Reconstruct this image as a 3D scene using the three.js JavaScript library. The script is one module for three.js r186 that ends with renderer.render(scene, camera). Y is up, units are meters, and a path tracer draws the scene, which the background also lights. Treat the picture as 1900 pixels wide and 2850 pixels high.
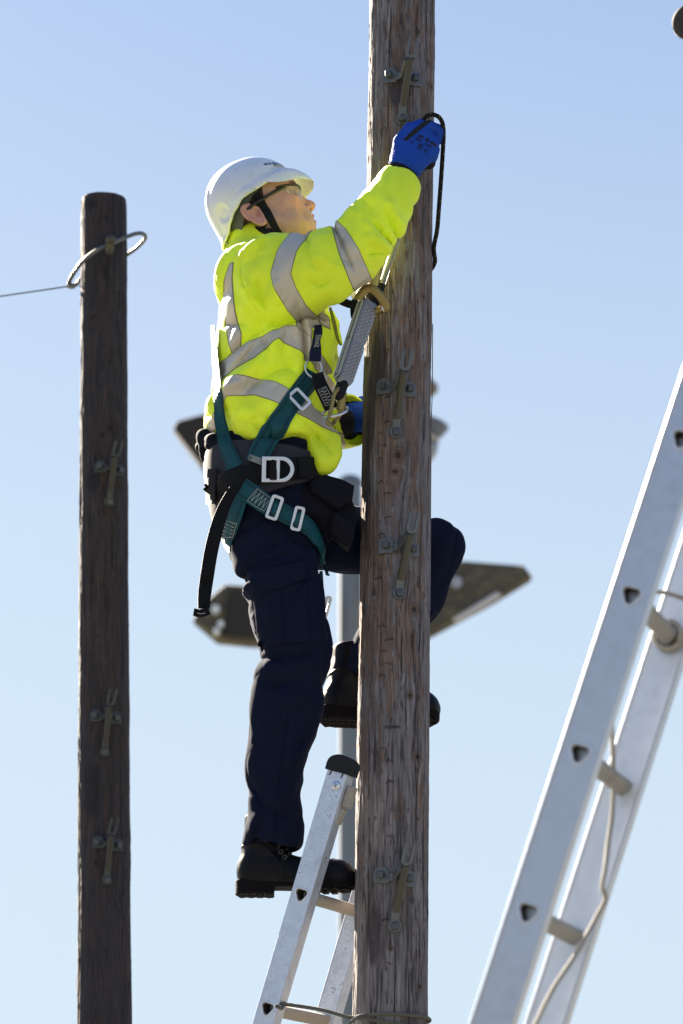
import * as THREE from 'three';
import { mergeGeometries, mergeVertices } from 'three/addons/utils/BufferGeometryUtils.js';
import { RoundedBoxGeometry } from 'three/addons/geometries/RoundedBoxGeometry.js';

// ---------------------------------------------------------------- camera, sky, sun, exposure
const V = (x, y, z) => new THREE.Vector3(x, y, z);
const RAD = Math.PI / 180;
const PITCH = 15 * RAD, FPX = 8082, CAM = V(0, 1.6, 6.4);
const scene = new THREE.Scene();
const camera = new THREE.PerspectiveCamera(20, 683 / 1024, 0.1, 2000);
camera.position.copy(CAM);
camera.lookAt(0, CAM.y + Math.tan(PITCH) * 10, CAM.z - 10);
camera.focus = 6.55; camera.userData.fStop = 4.7;
const renderer = new THREE.WebGLRenderer({ antialias: true });
renderer.toneMapping = THREE.LinearToneMapping;
const EXPO = 9;
renderer.toneMappingExposure = EXPO;
renderer.shadowMap.enabled = true;

const SUN_AZ = 31 * RAD, SUN_EL = 31 * RAD;          // behind the scene, to the left
const SUN = V(-Math.sin(SUN_AZ) * Math.cos(SUN_EL), Math.sin(SUN_EL), -Math.cos(SUN_AZ) * Math.cos(SUN_EL));
const sun = new THREE.DirectionalLight(0xfff1dc, 5);
sun.position.copy(SUN).multiplyScalar(40).add(V(0, 2, 0)); sun.target.position.set(0, 2, 0);
sun.castShadow = true; sun.shadow.mapSize.set(4096, 4096); sun.shadow.radius = 1;
Object.assign(sun.shadow.camera, { left: -8, right: 8, top: 8, bottom: -8, near: 1, far: 90 });
scene.add(sun, sun.target);
{
  const W = 1024, H = 512, d = new Float32Array(W * H * 4);
  for (let j = 0; j < H; j++) for (let i = 0; i < W; i++) {
    const th = (j + 0.5) / H * Math.PI - Math.PI / 2, ph = ((i + 0.5) / W - 0.5) * 2 * Math.PI;   // row 0 = nadir
    const x = Math.cos(th) * Math.cos(ph), y = Math.sin(th), z = Math.cos(th) * Math.sin(ph);
    const e = Math.max(0, th / RAD), g = Math.acos(Math.min(1, Math.max(-1, x * SUN.x + y * SUN.y + z * SUN.z))) / RAD;
    const f = 1 - Math.exp(-Math.pow(e / 25.5, 2.5)), k = (i + j * W) * 4;
    const gl = 0.30 * Math.exp(-g / 34) + 2.0 * Math.exp(-g / 5);
    const H0 = [0.59, 0.735, 0.87], Z0 = [0.13, 0.28, 0.67], G = [1.0, 1.0, 0.92];
    for (let c = 0; c < 3; c++) d[k + c] = (H0[c] * (1 - f) + Z0[c] * f + gl * G[c]) / EXPO * (th < 0 ? 0.6 : 1);
    d[k + 3] = 1;
  }
  const t = new THREE.DataTexture(d, W, H, THREE.RGBAFormat, THREE.FloatType);
  t.mapping = THREE.EquirectangularReflectionMapping; t.magFilter = t.minFilter = THREE.LinearFilter; t.needsUpdate = true;
  scene.background = t; scene.environment = t;
}

// ---------------------------------------------------------------- helpers
const UPV = V(0, Math.cos(PITCH), Math.sin(PITCH)), FWD = V(0, Math.sin(PITCH), -Math.cos(PITCH));
function rayT(px, py, z) { const d = V((px - 950) / FPX, 0, 0).addScaledVector(UPV, (1425 - py) / FPX).add(FWD); return [d, (z - CAM.z) / d.z]; }
function P(px, py, z) { const [d, t] = rayT(px, py, z); return d.multiplyScalar(t).add(CAM); }      // photo pixel + world z -> world point
function M(px, py, z, n) { return n * rayT(px, py, z)[1] / FPX; }                                   // n photo pixels at that point, in metres
const clamp = (x, a, b) => x < a ? a : x > b ? b : x, lerp = (a, b, t) => a + (b - a) * t;
const sstep = (a, b, x) => { const t = clamp((x - a) / (b - a), 0, 1); return t * t * (3 - 2 * t); };
function rng(s) { return () => { s |= 0; s = s + 0x6D2B79F5 | 0; let t = Math.imul(s ^ s >>> 15, 1 | s); t = t + Math.imul(t ^ t >>> 7, 61 | t) ^ t; return ((t ^ t >>> 14) >>> 0) / 4294967296; }; }
const HT = new Float32Array(65536); { const r = rng(7); for (let i = 0; i < 65536; i++) HT[i] = r(); }
const h2 = (i, j) => HT[(Math.imul(i, 73856093) ^ Math.imul(j, 19349663)) >>> 3 & 65535];
const h3 = (i, j, k) => HT[(Math.imul(i, 73856093) ^ Math.imul(j, 19349663) ^ Math.imul(k, 83492791)) >>> 3 & 65535];
function n2(x, y) {
  const i = Math.floor(x), j = Math.floor(y); let u = x - i, v = y - j; u = u * u * (3 - 2 * u); v = v * v * (3 - 2 * v);
  return lerp(lerp(h2(i, j), h2(i + 1, j), u), lerp(h2(i, j + 1), h2(i + 1, j + 1), u), v);
}
function n3(x, y, z) {
  const i = Math.floor(x), j = Math.floor(y), k = Math.floor(z); let u = x - i, v = y - j, w = z - k;
  u = u * u * (3 - 2 * u); v = v * v * (3 - 2 * v); w = w * w * (3 - 2 * w);
  const a = lerp(lerp(h3(i, j, k), h3(i + 1, j, k), u), lerp(h3(i, j + 1, k), h3(i + 1, j + 1, k), u), v);
  const b = lerp(lerp(h3(i, j, k + 1), h3(i + 1, j, k + 1), u), lerp(h3(i, j + 1, k + 1), h3(i + 1, j + 1, k + 1), u), v);
  return lerp(a, b, w);
}
const used = {};
function numbered(n) { used[n] = (used[n] || 0) + 1; return used[n] === 1 ? n : n + '_' + String(used[n] - 1).padStart(3, '0'); }
function shadowed(o) { o.traverse(c => { if (c.isMesh) { c.castShadow = true; c.receiveShadow = true; } }); return o; }
function thing(name, label, category, group) {
  const o = new THREE.Group(); o.name = numbered(name); o.userData = { label, category }; if (group) o.userData.group = group;
  scene.add(o); return o;
}
function part(parent, name, geo, mat, label) {
  const m = new THREE.Mesh(Array.isArray(geo) ? merge(geo) : geo, mat); m.name = name; if (label) m.userData.label = label;
  m.castShadow = m.receiveShadow = true; parent.add(m); return m;
}
function sub(parent, name, label) { const o = new THREE.Group(); o.name = name; if (label) o.userData.label = label; parent.add(o); return o; }
function merge(list) {
  return mergeGeometries(list.map(g => {
    g = g.index ? g.toNonIndexed() : g; const o = new THREE.BufferGeometry();
    for (const k of ['position', 'normal', 'uv']) if (g.attributes[k]) o.setAttribute(k, g.attributes[k]);
    if (!o.attributes.uv) o.setAttribute('uv', new THREE.BufferAttribute(new Float32Array(o.attributes.position.count * 2), 2));
    return o;
  }));
}
const smoothIdx = g => { g = mergeVertices(g, 1e-5); g.computeVertexNormals(); return g; };
// box between two points, with given width (along side) and depth, bevelled
function beam(a, b, side, w, dth, bev = 0.002) {
  const y = b.clone().sub(a), L = y.length(); y.normalize();
  const x = side.clone().addScaledVector(y, -side.dot(y)).normalize(), z = x.clone().cross(y);
  const g = new RoundedBoxGeometry(w, L, dth, 2, Math.min(bev, w / 2.1, dth / 2.1));
  g.applyMatrix4(new THREE.Matrix4().makeBasis(x, y, z).setPosition(a.clone().add(b).multiplyScalar(0.5)));
  return g;
}
function rod(a, b, r0, r1 = r0, seg = 20) {
  const d = b.clone().sub(a), g = new THREE.CylinderGeometry(r1, r0, d.length(), seg, 1);
  g.applyQuaternion(new THREE.Quaternion().setFromUnitVectors(V(0, 1, 0), d.clone().normalize()));
  g.translate((a.x + b.x) / 2, (a.y + b.y) / 2, (a.z + b.z) / 2); return g;
}
function tube(pts, r, seg = 120, rs = 10, closed = false, capped = true) {
  const c = new THREE.CatmullRomCurve3(pts, closed, 'centripetal'), g = new THREE.TubeGeometry(c, seg, r, rs, closed);
  const L = c.getLength(), uv = g.attributes.uv;                      // uv in metres: x along, y around
  for (let i = 0; i < uv.count; i++) uv.setXY(i, uv.getX(i) * L, uv.getY(i) * 2 * Math.PI * r);
  if (closed || !capped) return g;
  const e = [g];
  for (const k of [0, pts.length - 1]) { const s = new THREE.SphereGeometry(r * 0.995, 10, 8); s.translate(pts[k].x, pts[k].y, pts[k].z); e.push(s); }
  return merge(e);
}
function placed(g, pos, x, y) {        // put a local geometry at pos with axes x, y (z = x cross y)
  const X = x.clone().normalize(), Y = y.clone().addScaledVector(X, -y.dot(X)).normalize(), Z = X.clone().cross(Y);
  return g.clone().applyMatrix4(new THREE.Matrix4().makeBasis(X, Y, Z).setPosition(pos));
}
function dataTex(W, H, fn, srgb = true) {
  const d = new Uint8Array(W * H * 4), o = [0, 0, 0];
  const enc = srgb ? (v => { v = clamp(v, 0, 1); return 255 * (v <= 0.0031308 ? v * 12.92 : 1.055 * Math.pow(v, 1 / 2.4) - 0.055); }) : (v => 255 * clamp(v, 0, 1));
  for (let j = 0; j < H; j++) for (let i = 0; i < W; i++) { fn(i, j, o); const k = (i + j * W) * 4; d[k] = enc(o[0]); d[k + 1] = enc(o[1]); d[k + 2] = enc(o[2]); d[k + 3] = 255; }
  const t = new THREE.DataTexture(d, W, H); t.wrapS = t.wrapT = THREE.RepeatWrapping; t.magFilter = THREE.LinearFilter; t.minFilter = THREE.LinearMipmapLinearFilter;
  t.generateMipmaps = true; if (srgb) t.colorSpace = THREE.SRGBColorSpace; t.needsUpdate = true; return t;
}
const std = o => new THREE.MeshStandardMaterial(o), phy = o => new THREE.MeshPhysicalMaterial(o);
const rgb = (r, g, b) => new THREE.Color().setRGB(r, g, b);
// ---------------------------------------------------------------- metals
function metalTex(base, dirt, sc, seed) {       // blotchy galvanised / worn aluminium; tile is 0.25 m
  const N = 256;
  return dataTex(N, N, (i, j, o) => {
    const x = i / N, y = j / N, T = (f, s) => { const a = n2(x * f + s, y * f + seed), b = n2((x - 1) * f + s, y * f + seed), c = n2(x * f + s, (y - 1) * f + seed), e = n2((x - 1) * f + s, (y - 1) * f + seed); return lerp(lerp(a, b, x), lerp(c, e, x), y); };
    const big = T(5, 3), mid = T(19, 40), fine = T(90, 90);
    const k = 0.86 + 0.12 * (big - 0.5) * sc + 0.22 * (mid - 0.5) * sc + 0.16 * (fine - 0.5) * sc, dd = sstep(0.62, 0.86, 0.62 * fine + 0.42 * mid + 0.25 * (big - 0.5)) * 0.6;
    for (let c = 0; c < 3; c++) o[c] = lerp(base[c] * k * 1.12, dirt[c], dd * sc * 0.8);
  });
}
const aluTex = metalTex([0.55, 0.59, 0.67], [0.20, 0.19, 0.19], 1.5, 11); aluTex.repeat.set(4, 4);
const aluTex2 = metalTex([0.49, 0.525, 0.59], [0.30, 0.29, 0.29], 0.6, 23); aluTex2.repeat.set(4, 4);
const M_ = {
  alu: std({ color: 0xffffff, map: aluTex, metalness: 0.55, roughness: 0.42 }),
  aluClean: std({ color: rgb(0.66, 0.67, 0.70), map: null, metalness: 0.6, roughness: 0.36 }),
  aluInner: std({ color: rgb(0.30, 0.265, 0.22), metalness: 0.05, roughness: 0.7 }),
  galv: std({ color: rgb(0.115, 0.122, 0.124), metalness: 0.45, roughness: 0.5 }),
  olive: std({ color: rgb(0.055, 0.049, 0.031), metalness: 0.1, roughness: 0.6 }),
  bolt: std({ color: rgb(0.075, 0.077, 0.08), metalness: 0.5, roughness: 0.45 }),
  black: phy({ color: rgb(0.010, 0.010, 0.012), roughness: 0.75, specularIntensity: 0.3 }),
  rubber: phy({ color: rgb(0.016, 0.016, 0.018), roughness: 0.85, specularIntensity: 0.4 }),
  steel: std({ color: rgb(0.62, 0.63, 0.65), metalness: 0.85, roughness: 0.28 }),
  gold: std({ color: rgb(0.25, 0.19, 0.07), metalness: 0.85, roughness: 0.34 }),
  greypost: std({ color: rgb(0.17, 0.185, 0.195), metalness: 0.2, roughness: 0.55 }),
};
// ---------------------------------------------------------------- ground
{
  const gt = dataTex(512, 512, (i, j, o) => { const k = 0.75 + 0.5 * n2(i / 3, j / 3) + 0.25 * n2(i / 40, j / 40); o[0] = 0.062 * k; o[1] = 0.063 * k; o[2] = 0.058 * k; });
  gt.repeat.set(400, 400);
  const g = new THREE.CircleGeometry(900, 96); g.rotateX(-Math.PI / 2);
  const m = new THREE.Mesh(g, std({ map: gt, roughness: 0.95 })); m.name = 'ground'; m.receiveShadow = true;
  m.userData = { kind: 'structure', label: 'pale gravel ground of the training yard', category: 'ground' }; scene.add(m);
}
// ---------------------------------------------------------------- wooden poles
// rows: [photo y, left x, right x]; the pole is a displaced cylinder with a wood texture laid out in metres
function woodPole(name, label, z, yTop, lTop, rTop, yBot, lBot, rBot, opt) {
  const cT = P((lTop + rTop) / 2, yTop, z), cB = P((lBot + rBot) / 2, yBot, z);
  const rT = M(0, yTop, z, (rTop - lTop) / 2), rB = M(0, yBot, z, (rBot - lBot) / 2);
  const axis = y => { const t = (y - cB.y) / (cT.y - cB.y); return [lerp(cB.x, cT.x, t), lerp(cB.z, cT.z, t), lerp(rB, rT, t)]; };
  const Rm = (rT + rB) / 2, CIRC = 2 * Math.PI * Rm, y0 = cB.y - 0.12, y1 = opt.top ? cT.y : cT.y + 0.3, LV = y1 - y0;
  const TW = opt.TW, TH = opt.TH;
  // photo pixel on the pole -> (u, v): u in 0..1 around (0.5 faces the camera), v in metres
  const uvAt = (px, py) => { const p = P(px, py, z), [cx, , r] = axis(p.y); const s = clamp((p.x - cx) / r, -0.99, 0.99); return [0.5 + Math.asin(s) / (2 * Math.PI), P(px, py, z + r * Math.sqrt(1 - s * s)).y]; };
  const R = rng(opt.seed), knots = opt.knots.map(([a, b, s]) => { const [u, v] = uvAt(a, b); return [u * CIRC, v, s]; });
  for (let i = 0; i < 14; i++) knots.push([(R() < 0.5 ? R() * 0.25 : 0.75 + R() * 0.25) * CIRC, y0 + R() * LV, 0.006 + R() * 0.008]);
  const marks = (opt.marks || []).map(([a, b, s]) => { const [u, v] = uvAt(a, b); return [u * CIRC, v, s]; });
  const stains = (opt.stains || []).map(([a, b, s, l]) => { const [u, v] = uvAt(a, b); return [u * CIRC, v, s, l]; });
  const cracks = []; for (let i = 0; i < opt.nCracks; i++) { const L = 0.08 + R() * R() * 0.9; cracks.push([R() * CIRC, y0 + R() * LV, L, 0.0004 + R() * 0.0007, R() * 100]); }
  for (const [a, b0, b1] of (opt.cracks || [])) { const [u, v0] = uvAt(a, b0), [, v1] = uvAt(a, b1); cracks.push([u * CIRC, v1, v0 - v1, 0.0015, 5 + a]); }
  const hgt = new Float32Array(TW * TH), col = new Float32Array(TW * TH * 3);
  const sx = opt.seed * 17.3;
  for (let j = 0; j < TH; j++) for (let i = 0; i < TW; i++) {
    let u = (i + 0.5) / TW * CIRC; const v = y0 + (j + 0.5) / TH * LV; let kd = 0, kr = 0;
    for (const [ku, kv, ks] of knots) {
      const du = u - ku, dv = v - kv; if (Math.abs(dv) > ks * 7 || Math.abs(du) > ks * 5) continue;
      const q = Math.exp(-(du * du) / (ks * ks * 2.4) - (dv * dv) / (ks * ks * 9)); u += -du * q * 0.75;
      const rr = Math.hypot(du, dv * 0.85) / ks; if (rr < 1.25) { kd = Math.max(kd, 1 - sstep(0.75, 1.15, rr)); kr = rr; }
    }
    const uw = u + 0.0025 * (n2(u * 60 + sx, v * 4) - 0.5) + 0.006 * (n2(u * 14 + sx, v * 2.2) - 0.5);
    const fib = n2(uw * 1500 + sx, v * 70), fib2 = n2(uw * 560 + sx, v * 22 + 7), str = n2(uw * 190 + sx, v * 9 + 3), st2 = n2(uw * 330 + sx + 9, v * 27), tick = n2(uw * 260 + 5 + sx, v * 55 + 2), pat = 0.7 * n2(uw * 42 + sx, v * 8 + 9) + 0.3 * n2(uw * 110 + sx, v * 26), big = n2(uw * 12 + sx, v * 1.6 + 20), pat2 = 0.65 * n2(uw * 70 + sx + 31, v * 9 + 1) + 0.35 * n2(uw * 240 + sx, v * 40), jag = n2(uw * 330 + 3, v * 60);
    let h = 0.35 * fib + 0.35 * fib2 + 0.3 * str;
    const bq = 0.50 * pat + 0.28 * big + 0.26 * jag - 0.01, brown = sstep(0.535, 0.56, bq), lip = Math.exp(-Math.pow((bq - 0.535) / 0.009, 2)), dark = sstep(0.54, 0.70, 0.5 * pat2 + 0.3 * str + 0.2 * (1 - big)), pale = sstep(0.60, 0.74, 0.45 * str + 0.35 * fib2 + 0.2 * (1 - pat));
    h -= brown * 0.22;
    const g = opt.grey, b = opt.brown, dk = opt.dark, pl = opt.pale;
    let cr = lerp(g[0], b[0], brown), cg = lerp(g[1], b[1], brown), cb = lerp(g[2], b[2], brown);
    const tone = (0.26 + 0.42 * fib2 + 0.22 * fib + 0.34 * str + 0.50 * st2) * (1 - 0.42 * lip) * (1 - 0.6 * sstep(0.72, 0.82, tick) * sstep(0.4, 0.6, str)); cr *= tone; cg *= tone; cb *= tone;
    cr = lerp(cr, dk[0], dark * 0.55); cg = lerp(cg, dk[1], dark * 0.55); cb = lerp(cb, dk[2], dark * 0.55);
    cr = lerp(cr, pl[0], pale * 0.32); cg = lerp(cg, pl[1], pale * 0.32); cb = lerp(cb, pl[2], pale * 0.32);
    const slit = sstep(0.72, 0.80, n2(uw * 300 + 77 + sx, v * 12)) * sstep(0.40, 0.58, n2(uw * 90 + sx, v * 6 + 50)); h -= slit * 0.5; if (slit > 0) { cr *= 1 - 0.6 * slit; cg *= 1 - 0.62 * slit; cb *= 1 - 0.62 * slit; }
    if (kd > 0) { const ring = 0.5 + 0.5 * Math.sin(kr * 17 + fib * 3), t = kd * 0.75; const q = 0.4 + 0.6 * ring; cr = lerp(cr, b[0] * q, t); cg = lerp(cg, b[1] * q * 0.9, t); cb = lerp(cb, b[2] * q * 0.8, t); h += kd * (0.15 * ring + 0.2) - (kr < 0.35 ? 0.9 : 0); if (kr < 0.35) { cr *= 0.3; cg *= 0.3; cb *= 0.3; } }
    for (const [mu, mv, ms] of marks) {
      const hs_ = mu * 977 + mv * 613, q1 = hs_ - Math.floor(hs_), q2 = (hs_ * 7.3) - Math.floor(hs_ * 7.3), q3 = (hs_ * 3.7) - Math.floor(hs_ * 3.7);
      const du = (u - mu) / ms / (0.7 + 0.35 * q1), dv = (v - mv) / ms + (q2 - 0.5) * 0.5 * du + 0.12 * (jag - 0.5); if (Math.abs(du) > 1 || Math.abs(dv) > 1.4) continue;
      const arc = (dv - (0.15 + 0.5 * q3) * (1 - du * du)) * (0.7 + 0.7 * q2); const m = Math.exp(-arc * arc * 40) * (Math.abs(du) < 0.95 ? 1 : 0);
      h -= m * 1.1; cr *= 1 - 0.85 * m; cg *= 1 - 0.88 * m; cb *= 1 - 0.88 * m;
      if (dv < 0.4 && dv > -1.2) { const w = 0.3 * (1 - Math.abs(du)); cr = lerp(cr, b[0] * 1.2, w); cg = lerp(cg, b[1] * 1.1, w); cb = lerp(cb, b[2], w); }
    }
    for (const [su, sv, ss, sl] of stains) { const du = (u - su) / ss, dv = (v - sv) / sl; const q = sstep(0.2, 0.55, Math.exp(-du * du - dv * dv) * (0.5 + 0.9 * str)); cr = lerp(cr, dk[0], q * 0.85); cg = lerp(cg, dk[1], q * 0.85); cb = lerp(cb, dk[2], q * 0.85); }
    const k = i + j * TW; hgt[k] = h; col[k * 3] = cr; col[k * 3 + 1] = cg; col[k * 3 + 2] = cb;
  }
  for (const [cu, cv, L, w, s] of cracks) for (let j = Math.max(0, ((cv - y0) / LV * TH) | 0); j < Math.min(TH, (cv + L - y0) / LV * TH); j++) {
    const v = y0 + (j + 0.5) / TH * LV, t = (v - cv) / L, ww = w * Math.pow(Math.sin(Math.PI * t), 0.6) * (0.6 + 0.8 * n2(v * 40, s)) / CIRC * TW;
    const c = (cu + 0.006 * (n2(v * 7, s) - 0.5) + 0.0016 * (n2(v * 60, s) - 0.5)) / CIRC * TW;
    for (let i = Math.floor(c - ww - 1); i <= c + ww + 1; i++) { const m = clamp(1.2 - Math.abs(i - c) / Math.max(0.7, ww), 0, 1); const k = ((i % TW + TW) % TW) + j * TW; hgt[k] -= m * 1.3; for (let q = 0; q < 3; q++) col[k * 3 + q] *= 1 - 0.85 * m; }
  }
  const map = dataTex(TW, TH, (i, j, o) => { const k = (i + j * TW) * 3; o[0] = col[k]; o[1] = col[k + 1]; o[2] = col[k + 2]; });
  const bump = dataTex(TW, TH, (i, j, o) => { o[0] = o[1] = o[2] = clamp(0.45 + 0.45 * hgt[i + j * TW], 0, 1); }, false);
  const mat = std({ map, bumpMap: bump, bumpScale: 0.004, roughness: 0.9 });
  // geometry: visible length finely displaced, plain run down to the ground
  const NU = opt.NU, NV = opt.NV, pos = [], uv = [], idx = [];
  const radAt = (u, v) => { const a = u * 6.2832, fx = Math.cos(a) * 1.2, fz = Math.sin(a) * 1.2; return 0.0055 * (n3(fx * 1.4, v * 1.3, fz * 1.4 + opt.seed) - 0.5) + 0.0032 * (n3(fx * 5, v * 5, fz * 5 + opt.seed) - 0.5) + 0.002 * (n3(fx * 16, v * 12, fz * 16) - 0.5) + 0.0012 * (n3(fx * 48, v * 36, fz * 48) - 0.5); };
  for (let j = 0; j <= NV; j++) for (let i = 0; i <= NU; i++) {
    const u = i / NU, v = y0 + j / NV * LV, [cx, cz, r] = axis(v), uu = i === NU ? 0 : u;
    const hh = hgt[Math.min(TW - 1, (uu * TW) | 0) + Math.min(TH - 1, (j / NV * TH) | 0) * TW];
    let rr = r + radAt(uu, v) + clamp(hh - 0.45, -0.6, 0.3) * 0.0018;
    let y = v; if (opt.top && j > NV - 10) { const q = (j - (NV - 10)) / 10; rr -= 0.0025 * q * q; }
    const a = (u - 0.5) * 2 * Math.PI; pos.push(cx + Math.sin(a) * rr, y, cz + Math.cos(a) * rr); uv.push(u, (v - y0) / LV);
  }
  for (let j = 0; j < NV; j++) for (let i = 0; i < NU; i++) { const a = j * (NU + 1) + i, b = a + NU + 1; idx.push(a, a + 1, b, b, a + 1, b + 1); }
  if (opt.top) {                                  // sawn, slightly domed top
    const ring = NV * (NU + 1), [cx, cz] = axis(y1); let prev = ring;
    for (let s = 1; s <= 6; s++) { const f = 1 - s / 6, st = pos.length / 3; for (let i = 0; i <= NU; i++) { const q = (ring + i) * 3; pos.push(lerp(cx, pos[q], f), y1 + 0.006 * (1 - f * f) + (n2(i / 9, s) - 0.5) * 0.002, lerp(cz, pos[q + 2], f)); uv.push(i / NU, 0.97 + 0.02 * f); }
      for (let i = 0; i < NU; i++) idx.push(prev + i, prev + i + 1, st + i, st + i, prev + i + 1, st + i + 1); prev = st; }
  }
  const g = new THREE.BufferGeometry(); g.setAttribute('position', new THREE.Float32BufferAttribute(pos, 3)); g.setAttribute('uv', new THREE.Float32BufferAttribute(uv, 2)); g.setIndex(idx); g.computeVertexNormals();
  const nrm = g.attributes.normal;                 // seam
  for (let j = 0; j <= NV; j++) { const a = j * (NU + 1), b = a + NU; const n = V(nrm.getX(a) + nrm.getX(b), nrm.getY(a) + nrm.getY(b), nrm.getZ(a) + nrm.getZ(b)).normalize(); nrm.setXYZ(a, n.x, n.y, n.z); nrm.setXYZ(b, n.x, n.y, n.z); }
  const t = thing(name, label, 'utility pole');
  part(t, 'shaft', g, mat);
  const [bx, bz, br] = axis(y0 + 0.01), [gx, gz, gr] = axis(-0.3);
  const lower = rod(V(gx, -0.3, gz), V(bx, y0 + 0.01, bz), gr, br - 0.0035, 48); { const q = lower.attributes.uv; for (let i = 0; i < q.count; i++) q.setXY(i, q.getX(i), q.getY(i) * 0.8); }
  part(t, 'butt', lower, mat);
  return { t, axis };
}
const mainPole = woodPole('wooden_pole', 'tall weathered grey-brown pole that the worker is climbing', 0, 0, 1028, 1208, 2850, 982, 1190, {
  seed: 3, TW: 768, TH: 2048, NU: 288, NV: 900, nCracks: 60, grey: [0.148, 0.130, 0.128], brown: [0.140, 0.096, 0.074], dark: [0.040, 0.031, 0.034], pale: [0.26, 0.245, 0.25],
  knots: [[1105, 1266, 0.019], [1198, 240, 0.011], [1177, 826, 0.009], [1150, 1696, 0.016], [1138, 1936, 0.010], [1160, 2106, 0.016], [1166, 2746, 0.011], [1100, 1312, 0.010], [1085, 2640, 0.007]],
  marks: [[1078, 976, .008], [1076, 1107, .008], [1076, 1176, .009], [1060, 1209, .008], [1075, 1242, .010], [1060, 1277, .009], [1060, 1344, .010], [1077, 1376, .010], [1076, 1442, .009], [1058, 1490, .009], [1062, 1746, .010], [1080, 1781, .011], [1064, 1815, .008], [1080, 1848, .010], [1062, 1885, .009], [1040, 1575, .008], [1066, 2085, .008], [1084, 2122, .010], [1082, 2180, .010], [1084, 2330, .010], [1070, 296, .006], [1069, 358, .006], [1050, 1610, .01], [1072, 2560, .009], [1078, 2682, .009]],
  cracks: [[1086, 60, 230], [1172, 1230, 1900], [1180, 2000, 2700], [1116, 1750, 1900], [1100, 2600, 2850], [1150, 330, 620], [1040, 900, 1010]],
  stains: [[1110, 260, .025, .04], [1050, 1010, .02, .09], [1030, 1150, .014, .10], [1085, 2023, .018, .004], [1100, 2023, .012, .004], [1020, 1300, .012, .2], [1040, 2600, .018, .06]],
});
const leftPole = woodPole('wooden_pole', 'dark brown pole with a sawn top and wire ring, left of the worker', -1.75, 556, 226, 352, 2850, 216, 366, {
  top: true, seed: 8, TW: 512, TH: 2048, NU: 160, NV: 500, nCracks: 26, grey: [0.024, 0.020, 0.025], brown: [0.030, 0.020, 0.021], dark: [0.009, 0.008, 0.012], pale: [0.078, 0.036, 0.022],
  knots: [[265, 885, 0.013], [312, 1190, 0.02], [298, 1210, 0.012], [265, 570, 0.012], [346, 600, 0.01], [300, 605, .01], [262, 1335, .012], [335, 1358, .008], [275, 2400, .012], [355, 2425, .012], [260, 2030, .01]],
  cracks: [[338, 1800, 2840], [300, 1500, 1700]], stains: [[250, 570, .03, .02], [262, 1340, .02, .03], [262, 2200, .03, .08]],
});
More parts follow.
